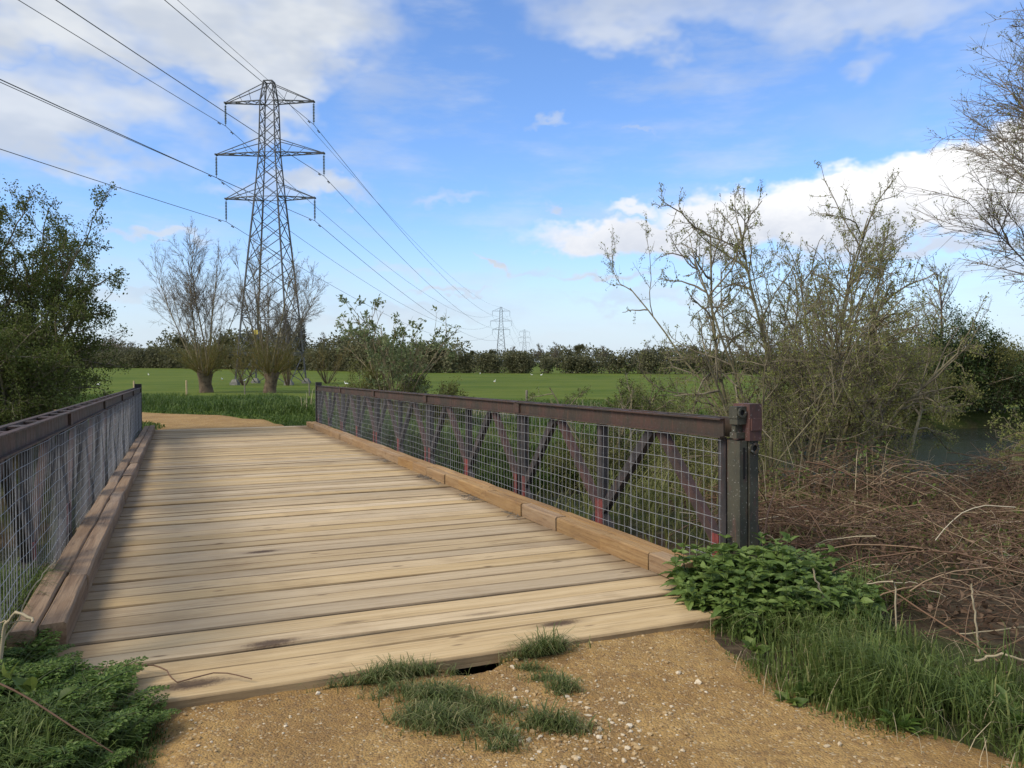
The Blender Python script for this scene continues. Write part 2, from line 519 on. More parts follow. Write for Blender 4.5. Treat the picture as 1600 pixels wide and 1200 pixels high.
M['post_dark'] = metal_mat('end_post_green_black', (0.032, 0.033, 0.024), (0.060, 0.058, 0.040), (0.085, 0.050, 0.042), (0.42, 0.41, 0.38))
M['post_head'] = metal_mat('end_post_red_head', (0.075, 0.036, 0.030), (0.105, 0.050, 0.042), (0.055, 0.042, 0.036), (0.5, 0.47, 0.44))

# ------------------------------------------------------------------ bridge frame of reference
BR_U = np.array([-0.38690918, 0.92198655, -0.01555916])
BR_X = np.cross(BR_U, [0, 0, 1.0]); BR_X /= np.linalg.norm(BR_X)
BR_N = np.cross(BR_X, BR_U)
BR_O = np.array([0.0, 4.3, 0.05])
def br(x, y, z=0.0):
    return BR_O + BR_X * x + BR_U * y + BR_N * z
def to_br(X, Y):
    dx = np.asarray(X) - BR_O[0]; dy = np.asarray(Y) - BR_O[1]
    c = BR_X[:2]; u = BR_U[:2] / np.linalg.norm(BR_U[:2])
    return dx * c[0] + dy * c[1], dx * u[0] + dy * u[1]
bridge = empty('footbridge')
bridge.matrix_world = Matrix(((BR_X[0], BR_U[0], BR_N[0], BR_O[0]), (BR_X[1], BR_U[1], BR_N[1], BR_O[1]), (BR_X[2], BR_U[2], BR_N[2], BR_O[2]), (0, 0, 0, 1)))
tag(bridge, 'timber decked steel truss bridge with wire mesh sides crossing the stream', 'bridge')
BR_LEN = 18.75

# ------------------------------------------------------------------ terrain
RIVER = np.array([(-80, -12), (-30, 2.5), (-13, 9.1), (-3.7, 13.0), (1.2, 15.2), (6, 19), (11, 25), (17, 32), (26, 37), (42, 41), (90, 50), (200, 60)], float)
def river_dist(x, y):
    """distance to the centre line, + on the far bank"""
    x = np.asarray(x, float); y = np.asarray(y, float)
    best = np.full(x.shape, 1e9); sgn = np.ones(x.shape)
    for a, b in zip(RIVER[:-1], RIVER[1:]):
        d = b - a; L2 = d @ d
        t = np.clip(((x - a[0]) * d[0] + (y - a[1]) * d[1]) / L2, 0, 1)
        px = x - a[0] - t * d[0]; py = y - a[1] - t * d[1]
        q = np.hypot(px, py)
        s = np.sign(d[0] * py - d[1] * px)
        m = q < best
        best = np.where(m, q, best); sgn = np.where(m, s, sgn)
    return best * sgn
WATER_Z = -2.0
HOLE = (-0.19, 3.985)
def terr(x, y):
    x = np.asarray(x, float); y = np.asarray(y, float)
    rd = river_dist(x, y)
    hw = 3.9 + 1.0 * smooth01((x - 3) / 8)
    near = -0.03 - 0.42 * smooth01((x - 2.0 - 0.2 * y * 0) / 5.0) - 0.5 * smooth01((-x - 2.6) / 5.0)
    bx, by = to_br(x, y)
    far = -0.36 - 1.14 * smooth01((y - 30) / 46.0) - 0.75 * smooth01((bx - 2.2) / 6.0) * (1 - smooth01((y - 30) / 46.0))
    base = np.where(rd < 0, near, far)
    q = np.abs(rd)
    t = smooth01((q - hw + 0.6) / 2.6)
    z = -2.75 + (base + 2.75) * t
    z = z + 0.10 * VNS(x, y, 0.9) * smooth01((np.hypot(x, y) - 3.0) / 3) * (1 - smooth01((np.hypot(x, y) - 40) / 40)) + 0.5 * VNS(x + 7, y, 0.03) * smooth01((np.hypot(x, y) - 60) / 100)
    # room for the deck: the ground drops under the bridge
    inb = smooth01((2.2 - np.abs(bx + 0.35)) / 0.25) * smooth01((by + 0.02) / 0.14) * smooth01((BR_LEN - 0.2 - by) / 0.3)
    z = np.where(inb > 0, np.minimum(z, z * (1 - inb) + inb * np.minimum(z, -0.34 - 0.0156 * by)), z)
    z = z - 0.55 * np.exp(-(((x - HOLE[0]) / 0.32) ** 2 + ((y - HOLE[1] - 0.05) / 0.22) ** 2))
    return z
def terr1(x, y):
    return float(terr(np.array([x]), np.array([y]))[0])

def axis_coords(fine0, fine1, step, far, n):
    a = np.arange(fine0, fine1 + 1e-6, step)
    g = np.geomspace(step, far, n)
    out_hi = fine1 + np.cumsum(g) * (far / np.sum(g))
    out_lo = fine0 - np.cumsum(g) * (far / np.sum(g))
    return np.concatenate([out_lo[::-1], a, out_hi])

def ground_material():
    m, T, b = new_mat('field_and_bank')
    P = T.node('ShaderNodeNewGeometry').outputs['Position']
    bank = attr(T, 'tint')
    n1 = T.noise(P, 0.09, 6, 0.65)
    n2 = T.noise(P, 0.7, 5, 0.6)
    n3 = T.noise(P, 9.0, 4, 0.65)
    n4 = T.noise(T.mapping(P, (0.02, 0.35, 0.1), (0, 0, 0), (0, 0, 0.25)), 1.0, 4, 0.6)
    field = T.mix(T.ramp(n1, 0.35, 0.65), (0.064, 0.104, 0.012), (0.112, 0.142, 0.021))
    field = T.mix(T.ramp(n4, 0.42, 0.62, 0, 0.7), field, (0.118, 0.150, 0.024))
    field = T.mix(T.ramp(n2, 0.48, 0.7, 0, 0.6), field, (0.062, 0.098, 0.013))
    field = T.mix(T.ramp(n3, 0.5, 0.75, 0, 0.5), field, (0.050, 0.084, 0.012))
    soil = T.mix(T.ramp(n3, 0.35, 0.65), (0.045, 0.032, 0.020), (0.095, 0.072, 0.045))
    green = T.mix(T.ramp(n3, 0.35, 0.65), (0.030, 0.038, 0.014), (0.050, 0.066, 0.022))
    bankc = T.mix(T.ramp(n2, 0.45, 0.62), soil, green)
    col = T.mix(bank, field, bankc)
    T.l.new(col, b.inputs['Base Color'])
    b.inputs['Roughness'].default_value = 1.0
    b.inputs['Specular IOR Level'].default_value = 0.1
    bump(T, b, T.math('ADD', T.math('MULTIPLY', n2, 0.5), n3), 0.05, 0.6)
    return m
M['ground'] = ground_material()
def build_ground():
    xs = axis_coords(-22, 24, 0.26, 4500, 42)
    ys = axis_coords(-6, 40, 0.26, 5500, 46)
    X, Y = np.meshgrid(xs, ys)
    Z = terr(X, Y)
    V = np.stack([X, Y, Z], -1).reshape(-1, 3)
    ny, nx = X.shape
    i = np.arange(nx * ny).reshape(ny, nx)
    F = np.stack([i[:-1, :-1], i[:-1, 1:], i[1:, 1:], i[1:, :-1]], -1).reshape(-1, 4)
    rd = river_dist(X, Y)
    bank = np.where(rd < 0, 1.0, 0.0)
    bank = np.maximum(bank, 1 - smooth01((np.abs(rd) - 5.2) / 2.0))
    bank = bank * (1 - smooth01((np.hypot(X, Y) - 90) / 60))
    o = link('ground', mesh('ground', V, F, M['ground'], True, bank.ravel()))
    tag(o, kind='structure')
build_ground()

def water_material():
    m, T, b = new_mat('stream_water')
    P = T.node('ShaderNodeNewGeometry').outputs['Position']
    n1 = T.noise(T.mapping(P, (1, 1, 1), (0, 0, 0), (0, 0, 0.8)), 2.4, 5, 0.6, 0.4)
    n2 = T.noise(T.mapping(P, (1, 2.5, 1), (0, 0, 0), (0, 0, 0.7)), 7.0, 4, 0.6)
    b.inputs['Base Color'].default_value = (0.022, 0.030, 0.018, 1)
    b.inputs['Roughness'].default_value = 0.06
    b.inputs['IOR'].default_value = 1.33
    bump(T, b, T.math('ADD', n1, T.math('MULTIPLY', n2, 0.6)), 0.16, 0.8)
    return m
M['water'] = water_material()
def build_water():
    # a sheet following the channel, its edges buried in the banks
    pts = []
    for a, b in zip(RIVER[:-1], RIVER[1:]):
        n = max(2, int(np.linalg.norm(b - a) / 3))
        for k in range(n): pts.append(a + (b - a) * k / n)
    pts.append(RIVER[-1]); pts = np.array(pts)
    t = np.gradient(pts, axis=0); t /= np.linalg.norm(t, axis=1, keepdims=True)
    nrm = np.stack([-t[:, 1], t[:, 0]], -1)
    off = np.linspace(-6.5, 6.5, 5)
    V = np.stack([np.column_stack([pts + nrm * o, np.full(len(pts), WATER_Z)]) for o in off], 1).reshape(-1, 3)
    i = np.arange(len(pts) * 5).reshape(len(pts), 5)
    F = np.stack([i[:-1, :-1], i[1:, :-1], i[1:, 1:], i[:-1, 1:]], -1).reshape(-1, 4)[:, ::-1]
    tag(link('stream_water', mesh('stream_water', V, F, M['water'], True)), kind='structure')
build_water()

# ------------------------------------------------------------------ gravel paths
def gravel_material():
    m, T, b = new_mat('ochre_gravel')
    P = T.node('ShaderNodeNewGeometry').outputs['Position']
    n1 = T.noise(P, 1.3, 6, 0.6)
    n2 = T.noise(P, 14.0, 6, 0.7)
    n3 = T.noise(P, 70.0, 4, 0.7)
    v = T.node('ShaderNodeTexVoronoi')
    v.inputs['Scale'].default_value = 95.0
    T.l.new(P, v.inputs['Vector'])
    v2 = T.node('ShaderNodeTexVoronoi')
    v2.inputs['Scale'].default_value = 42.0
    T.l.new(P, v2.inputs['Vector'])
    col = T.mix(T.ramp(n1, 0.36, 0.64), (0.310, 0.185, 0.062), (0.415, 0.265, 0.098))
    n0 = T.noise(T.mapping(P, (1.0, 0.55, 1.0), (3, 1, 0), (0, 0, 0.3)), 1.9, 5, 0.6)
    col = T.mix(T.ramp(n0, 0.52, 0.68, 0, 0.5), col, (0.200, 0.120, 0.050))
    col = T.mix(T.ramp(n2, 0.42, 0.68, 0, 0.75), col, (0.215, 0.125, 0.052))
    n9 = T.noise(P, 5.5, 3, 0.5)
    col = T.mix(T.ramp(n9, 0.70, 0.80, 0, 0.65), col, (0.085, 0.055, 0.040))
    col = T.mix(T.ramp(n3, 0.50, 0.75, 0, 0.45), col, (0.48, 0.345, 0.17))
    sv = T.sep(v.outputs['Color'])
    col = T.mix(T.ramp(sv[0], 0.90, 0.985, 0, 0.6), col, (0.54, 0.44, 0.28))
    col = T.mix(T.ramp(sv[1], 0.80, 0.97, 0, 0.55), col, (0.14, 0.09, 0.05))
    sv2 = T.sep(v2.outputs['Color'])
    inner = T.ramp(v2.outputs['Distance'], 0.34, 0.22)
    col = T.mix(T.math('MULTIPLY', T.ramp(sv2[0], 0.945, 0.96), inner), col, (0.56, 0.47, 0.32))
    T.l.new(col, b.inputs['Base Color'])
    b.inputs['Roughness'].default_value = 0.95
    b.inputs['Specular IOR Level'].default_value = 0.2
    h = T.math('ADD', T.math('MULTIPLY', n2, 1.2), T.math('ADD', T.math('MULTIPLY', n3, 0.5), T.math('MULTIPLY', T.math('SUBTRACT', 1.0, v.outputs['Distance']), 0.5)))
    bump(T, b, h, 0.014, 0.9)
    return m
M['gravel'] = gravel_material()

NEAR_L = np.array([(-2.05, 4.9), (-1.68, 3.75), (-1.50, 3.42), (-1.34, 3.0), (-1.45, 2.2), (-1.9, 0.5), (-2.2, -3), (-2.4, -9)], float)[::-1]
NEAR_R = np.array([(1.75, 5.25), (1.13, 4.75), (1.10, 4.45), (1.30, 3.75), (1.88, 3.04), (2.55, 2.2), (3.0, 0.5), (3.1, -3), (3.0, -9)], float)[::-1]
def near_edge(y):
    return np.interp(y, NEAR_L[:, 1], NEAR_L[:, 0]), np.interp(y, NEAR_R[:, 1], NEAR_R[:, 0])
def path_z(x, y):
    z = 0.018 + 0.030 * VNS(x, y, 1.7) + 0.016 * VNS(x + 9, y + 3, 5.0) + 0.006 * VNS(x, y, 17.0) + 0.004 * VNS(x, y + 5, 41.0)
    z = z - 0.34 * np.exp(-(((x - HOLE[0]) / 0.10) ** 2 + (np.minimum(y - HOLE[1] - 0.02 - 0.42 * (x - HOLE[0]), 0) / 0.070) ** 2) ** 2)
    return z
def build_near_path():
    ys = np.concatenate([np.linspace(-9, 2.6, 60)[:-1], np.arange(2.6, 5.2, 0.022)])
    ts = np.linspace(0, 1, 150)
    L, Rr = near_edge(ys)
    wob = 0.10 * VNS(ys, ys * 0 + 3, 2.2) + 0.05 * VNS(ys, ys * 0 + 9, 7.0)
    X = (L + wob - 0.40)[:, None] + (Rr - L + 0.80)[:, None] * ts[None]
    Y = np.broadcast_to(ys[:, None], X.shape).copy()
    bx, by = to_br(X, Y)
    # the far rows stop under the front edge of the deck
    over = np.maximum(by + 0.02, 0)
    Y = Y - over * BR_U[1]; X = X - over * BR_U[0]
    Z = path_z(X, Y)
    e = np.minimum(ts, 1 - ts)[None] * (Rr - L)[:, None]
    Z = Z - 0.09 * (1 - smooth01(e / 0.42)) + 0.0
    V = np.stack([X, Y, Z], -1).reshape(-1, 3)
    ny, nx = X.shape
    i = np.arange(nx * ny).reshape(ny, nx)
    F = np.stack([i[:-1, :-1], i[:-1, 1:], i[1:, 1:], i[1:, :-1]], -1).reshape(-1, 4)
    keep = ~((over[:-1, :-1] > 0) & (over[1:, 1:] > 0) & (over[1:, :-1] > 0) & (over[:-1, 1:] > 0)).ravel()
    tag(link('gravel_path', mesh('gravel_path', V, F[keep], M['gravel'], True)), kind='structure')
build_near_path()

FAR_C = [br(-0.35, 18.5)[:2], br(-0.5, 20.5)[:2], np.array((-9.6, 25.3)), np.array((-13.0, 27.6)), np.array((-18, 29.6)), np.array((-26, 31.0)), np.array((-42, 32.5))]
def far_path_pts(n=90):
    P = np.array(FAR_C)
    t = np.concatenate([[0], np.cumsum(np.linalg.norm(np.diff(P, axis=0), axis=1))])
    tt = np.linspace(0, t[-1], n)
    for _ in range(1):
        Q = np.column_stack([np.interp(tt, t, P[:, 0]), np.interp(tt, t, P[:, 1])])
    for _ in range(12):
        Q[1:-1] = (Q[:-2] + 2 * Q[1:-1] + Q[2:]) / 4
    return Q
FARP = far_path_pts()
def far_path_dist(x, y):
    x = np.asarray(x, float).ravel(); y = np.asarray(y, float).ravel()
    return np.sqrt(((x[:, None] - FARP[None, :, 0]) ** 2 + (y[:, None] - FARP[None, :, 1]) ** 2).min(1))
def build_far_path():
    t = np.gradient(FARP, axis=0); t /= np.linalg.norm(t, axis=1, keepdims=True)
    n = np.stack([t[:, 1], -t[:, 0]], -1)
    k = np.linspace(-1, 1, 15)
    w = 1.95 + 0.25 * VNS(np.arange(len(FARP)) * 1.0, np.zeros(len(FARP)), 0.35)
    X = FARP[:, 0:1] + n[:, 0:1] * k[None] * w[:, None]
    Y = FARP[:, 1:2] + n[:, 1:2] * k[None] * w[:, None]
    Z = terr(X, Y)
    bx, by = to_br(X, Y)
    deckz = BR_O[2] - 0.0156 * by - 0.03
    f = smooth01((by - 18.6) / 4.0)
    Z = np.maximum(deckz, -9) * (1 - f) + (Z + 0.05) * f + 0.05 * VNS(X, Y, 1.1)
    Z = Z - 0.16 * smooth01((np.abs(k)[None] - 0.80) / 0.2)
    V = np.stack([X, Y, Z], -1).reshape(-1, 3)
    i = np.arange(X.size).reshape(X.shape)
    F = np.stack([i[:-1, :-1], i[1:, :-1], i[1:, 1:], i[:-1, 1:]], -1).reshape(-1, 4)[:, ::-1]
    tag(link('gravel_path_beyond_bridge', mesh('far_path', V, F, M['gravel'], True)), kind='structure')
build_far_path()

# ------------------------------------------------------------------ the bridge
def wood_material(name, along_y, c_light, c_mid, c_dark, extras=0.0, stains=()):
    m, T, b = new_mat(name)
    tc = T.node('ShaderNodeTexCoord')
    tc.object = bridge
    P = tc.outputs['Object']
    oi = T.node('ShaderNodeObjectInfo').outputs['Random']
    Pr = T.vmath('ADD', P, T.xyz(T.math('MULTIPLY', oi, 53.0), T.math('MULTIPLY', oi, 91.0), T.math('MULTIPLY', oi, 17.0)))
    sc = (7.0, 0.45, 7.0) if along_y else (0.45, 7.0, 7.0)
    sc2 = (60.0, 1.3, 60.0) if along_y else (1.3, 60.0, 60.0)
    n1 = T.noise(T.mapping(Pr, sc), 1.6, 5, 0.6, 0.6)
    n2 = T.noise(T.mapping(Pr, sc2), 1.0, 5, 0.65, 0.3)
    n3 = T.noise(Pr, 2.2, 5, 0.6)
    col = T.mix(T.ramp(n1, 0.32, 0.66), c_mid, c_light)
    col = T.mix(T.ramp(n2, 0.47, 0.72, 0, 0.62), col, c_dark)
    hs = T.node('ShaderNodeHueSaturation')
    T.l.new(T.ramp(oi, 0, 1, 0.82, 1.14, False), hs.inputs['Value'])
    T.l.new(T.ramp(T.math('FRACT', T.math('MULTIPLY', oi, 7.3)), 0, 1, 0.85, 1.15, False), hs.inputs['Saturation'])
    T.l.new(col, hs.inputs['Color'])
    col = hs.outputs[0]
    # fine grain, drying cracks, resin streaks and knots
    n6 = T.noise(T.mapping(Pr, (2.2, 130.0, 30.0) if not along_y else (130.0, 2.2, 30.0)), 1.0, 4, 0.6)
    col = T.mix(T.ramp(n6, 0.60, 0.70, 0, 0.6), col, c_dark)
    n7 = T.noise(T.mapping(Pr, (9.0, 260.0, 60.0) if not along_y else (260.0, 9.0, 60.0)), 1.0, 3, 0.6)
    col = T.mix(T.ramp(n7, 0.45, 0.70, 0, 0.4), col, c_mid)
    n8 = T.noise(T.mapping(P, (0.9, 1.1, 1.0)), 1.4, 4, 0.6)
    col = T.mix(T.ramp(n8, 0.52, 0.70, 0, 0.35), col, c_dark)
    n5 = T.noise(T.mapping(Pr, (2.0, 26.0, 8.0) if not along_y else (26.0, 2.0, 8.0)), 0.8, 6, 0.7, 0.5)
    col = T.mix(T.ramp(n5, 0.55, 0.72, 0, 0.7), col, c_dark)
    kv = T.node('ShaderNodeTexVoronoi')
    kv.inputs['Scale'].default_value = 1.0
    T.l.new(T.mapping(Pr, (2.6, 9.0, 3.0) if not along_y else (9.0, 2.6, 3.0)), kv.inputs['Vector'])
    kc = T.sep(kv.outputs['Color'])
    knot = T.math('MULTIPLY', T.ramp(kv.outputs['Distance'], 0.16, 0.05), T.ramp(kc[0], 0.62, 0.7))
    col = T.mix(T.math('MULTIPLY', knot, 0.75), col, (0.085, 0.048, 0.025))
    ed = T.math('MULTIPLY', attr(T, 'tint'), T.ramp(n3, 0.3, 0.6, 0.45, 0.9))
    col = T.mix(T.math('MULTIPLY', ed, 0.70 if extras else 0.3), col, (0.085, 0.055, 0.032))
    rough = 0.82
    if extras:
        s = T.sep(P)
        wob = T.math('MULTIPLY', T.math('SUBTRACT', n3, 0.5), 0.9)
        wob = T.math('ADD', wob, T.math('MULTIPLY', T.math('SUBTRACT', n2, 0.5), 0.9))
        wob = T.math('MULTIPLY', wob, T.ramp(s[1], 3.0, 12.0, 1.0, 0.25))
        edge = T.math('ADD', s[0], wob)
        left_dark = T.ramp(edge, -1.10, -1.42)  # darker strip along the left side of the deck, edge broken by noise
        left_dark = T.math('MULTIPLY', left_dark, T.ramp(s[1], -0.6, 4.0, 0.35, 1.0))
        left_dark = T.math('MULTIPLY', left_dark, T.ramp(n1, 0.25, 0.55, 0.55, 1.0))
        mul = T.node('ShaderNodeMix', data_type='RGBA', blend_type='MULTIPLY')
        T.l.new(T.math('MULTIPLY', left_dark, extras * 0.38), mul.inputs[0])
        T.l.new(col, mul.inputs[6])
        mul.inputs[7].default_value = (0.50, 0.46, 0.40, 1)
        col = mul.outputs[2]
        # dirty margins along the kerbs
        e2 = T.ramp(T.math('ADD', s[0], T.math('MULTIPLY', T.math('SUBTRACT', n3, 0.5), 0.35)), 1.22, 1.48, 0, 0.55)
        e3 = T.ramp(T.math('ADD', s[0], T.math('MULTIPLY', T.math('SUBTRACT', n3, 0.5), 0.35)), -1.98, -2.20, 0, 0.6)
        col = T.mix(T.math('MAXIMUM', e2, e3), col, (0.115, 0.072, 0.040))
        nb = T.noise(Pr, 55.0, 4, 0.7)
        for (sx, sy, rx, ry, st) in stains:
            q = T.mapping(T.vmath('ADD', P, T.xyz(T.math('MULTIPLY', wob, 0.10), T.math('MULTIPLY', wob, 0.02), 0.0)), (1 / rx, 1 / ry, 0), (-sx / rx, -sy / ry, 0))
            dd = T.math('ADD', T.vmath('LENGTH', q), T.math('MULTIPLY', T.math('SUBTRACT', nb, 0.5), 1.1))
            col = T.mix(T.ramp(dd, 1.15, 0.35, 0, st), col, (0.038, 0.022, 0.018))
            q2 = T.mapping(P, (1 / (rx * 1.9), 1 / (ry * 1.3), 0), (-sx / (rx * 1.9), -sy / (ry * 1.3), 0))
            dd2 = T.math('ADD', T.vmath('LENGTH', q2), T.math('MULTIPLY', T.math('SUBTRACT', n2, 0.5), 1.2))
            col = T.mix(T.ramp(dd2, 1.1, 0.3, 0, st * 0.42), col, (0.13, 0.080, 0.042))
    T.l.new(col, b.inputs['Base Color'])
    b.inputs['Roughness'].default_value = rough
    b.inputs['Specular IOR Level'].default_value = 0.22
    h = T.math('ADD', T.math('MULTIPLY', n2, 1.0), T.math('MULTIPLY', n1, 0.8))
    bump(T, b, h, 0.006, 0.7)
    return m
STAINS = [(-1.05, 2.72, 0.14, 0.055, 0.9), (-1.22, 0.42, 0.15, 0.06, 0.85), (-1.62, -0.02, 0.17, 0.07, 0.85), (0.33, 0.10, 0.14, 0.055, 0.9), (0.7, 4.9, 0.16, 0.03, 0.5), (-0.4, 6.1, 0.25, 0.02, 0.35), (0.9, 2.2, 0.2, 0.02, 0.35), (-0.75, 0.62, 0.10, 0.03, 0.4), (0.0, 0.45, 0.12, 0.03, 0.35)]
M['plank'] = wood_material('deck_plank_wood', False, (0.565, 0.435, 0.258), (0.480, 0.355, 0.196), (0.235, 0.155, 0.080), 0.95, STAINS)
M['kerb_l'] = wood_material('kerb_wood_brown', True, (0.30, 0.215, 0.140), (0.215, 0.142, 0.088), (0.095, 0.062, 0.040))  # greyer and darker brown than the other kerb
M['kerb_r'] = wood_material('kerb_wood_orange', True, (0.42, 0.285, 0.150), (0.33, 0.205, 0.100), (0.165, 0.095, 0.050))

def timber_mesh(name, lx, ly, lz, mat, rng, cx=8, bev=0.008, axis='x', uneven=0.002):
    """a sawn timber: worn edges, slightly uneven faces; centred in plan, top at z=0"""
    n = cx
    e = bev + 0.007
    prof = np.array([(-ly / 2, -lz), (ly / 2, -lz), (ly / 2, -bev), (ly / 2 - bev, 0), (ly / 2 - e, 0), (-ly / 2 + e, 0), (-ly / 2 + bev, 0), (-ly / 2, -bev)])
    tp = np.array([1, 1, 1, 0.8, 0, 0, 0.8, 1.0])
    k = len(prof)
    xs = np.linspace(-lx / 2, lx / 2, n)
    V = np.zeros((n, k, 3))
    V[:, :, 0] = xs[:, None]
    V[:, :, 1] = prof[None, :, 0]
    V[:, :, 2] = prof[None, :, 1]
    V[:, 2:, 2] += rng.normal(0, uneven, (n, 1)) + rng.normal(0, uneven * 0.4, (n, k - 2))
    V[:, :, 1] += rng.normal(0, uneven * 0.9, (n, 1))
    V[:, 2:5, 1] += rng.normal(0, uneven, (n, 1)); V[:, 5:, 1] += rng.normal(0, uneven, (n, 1))
    tint = np.broadcast_to(tp[None], (n, k)).ravel()
    i = np.arange(n * k).reshape(n, k)
    a = i[:-1]; c = i[1:]
    Q = np.stack([a, c, np.roll(c, -1, 1), np.roll(a, -1, 1)], -1).reshape(-1, 4)
    V = V.reshape(-1, 3)
    caps = []
    for s, row in ((0, i[0]), (1, i[-1])):
        for j in range(1, k - 1):
            caps.append([row[0], row[j], row[j + 1]] if s == 0 else [row[0], row[j + 1], row[j]])
    if axis == 'y':
        V = V[:, [1, 0, 2]]; V[:, 0] *= -1
    return mesh(name, V, [Q[:, ::-1], np.array(caps)], mat, False, tint)

def build_deck():
    rng = np.random.default_rng(11)
    var = [timber_mesh('plank', 4.26, 0.22, 0.062, M['plank'], rng, 9, 0.009) for _ in range(8)]
    y = -0.18
    widths = [0.335, 0.215, 0.205, 0.25, 0.225]
    k = 0
    while y < BR_LEN - 0.08:
        w = widths[k] if k < len(widths) else rng.uniform(0.185, 0.255)
        gap = rng.choice([0.010, 0.014, 0.020, 0.028], p=[0.55, 0.25, 0.15, 0.05])
        o = link('plank', var[k % 8], bridge)
        o.location = (-0.42 + rng.normal(0, 0.012), y + w / 2, rng.normal(0, 0.0035))
        o.scale = (1, (w - gap) / 0.22, 1)
        o.rotation_euler = (rng.normal(0, 0.011), 0, rng.normal(0, 0.0012) + (math.pi if rng.random() < 0.5 else 0))
        y += w; k += 1
    # bearers below
    for x in (-2.0, -0.9, 0.2, 1.3):
        mb = MB(); mb.box(x - 0.06, x + 0.06, 0.25, BR_LEN - 0.2, -0.26, -0.07)
        mb.build('deck_bearer', M['steel_dark'], bridge)
    for yy in np.arange(0.5, BR_LEN, 1.82):
        mb = MB(); mb.box(-2.7, 1.95, yy - 0.05, yy + 0.05, -0.46, -0.27)
        mb.build('cross_girder', M['steel_dark'], bridge)
build_deck()

def kr_x(y):      # the right kerb runs slightly out of parallel
    return 1.455 + 0.0085 * y
def build_kerbs():
    rng = np.random.default_rng(3)
    def run(name, mat, xf, w, h, y0, y1, segs, label=None):
        y = y0; k = 0
        while y < y1 - 0.3:
            L = segs[k] if k < len(segs) else rng.uniform(0.75, 2.3)
            if y + L > y1 - 0.5: L = y1 - y
            me = timber_mesh(name, L - 0.012, w - 0.008, h, mat, rng, max(4, int(L / 0.3)), 0.012, 'y', 0.0025)
            o = link(name, me, bridge)
            yc = y + L / 2
            o.location = (xf(yc) + rng.normal(0, 0.003), yc, h + 0.004 + rng.normal(0, 0.003))
            o.rotation_euler = (rng.normal(0, 0.003), rng.normal(0, 0.012), (0.0085 * -1 if mat == M['kerb_r'] else 0) + rng.normal(0, 0.001))
            y += L; k += 1
    run('kerb_timber', M['kerb_r'], lambda y: kr_x(y) + 0.065, 0.13, 0.125, 0.52, BR_LEN - 0.15, [0.42, 0.72, 0.84, 0.80, 1.0, 1.0, 0.56, 0.83, 0.72, 0.9])
    run('kerb_timber', M['kerb_r'], lambda y: kr_x(y) + 0.198, 0.12, 0.120, 0.50, BR_LEN - 0.2, [2.2, 1.9, 2.4])
    run('kerb_timber', M['kerb_l'], lambda y: -2.285, 0.13, 0.135, 0.78, BR_LEN - 0.15, [1.12, 1.9, 1.3, 0.8, 1.6])
    run('kerb_timber', M['kerb_l'], lambda y: -2.416, 0.13, 0.130, 0.70, BR_LEN - 0.2, [1.35, 2.2, 2.6])
    # coach bolts in the kerbs
build_kerbs()

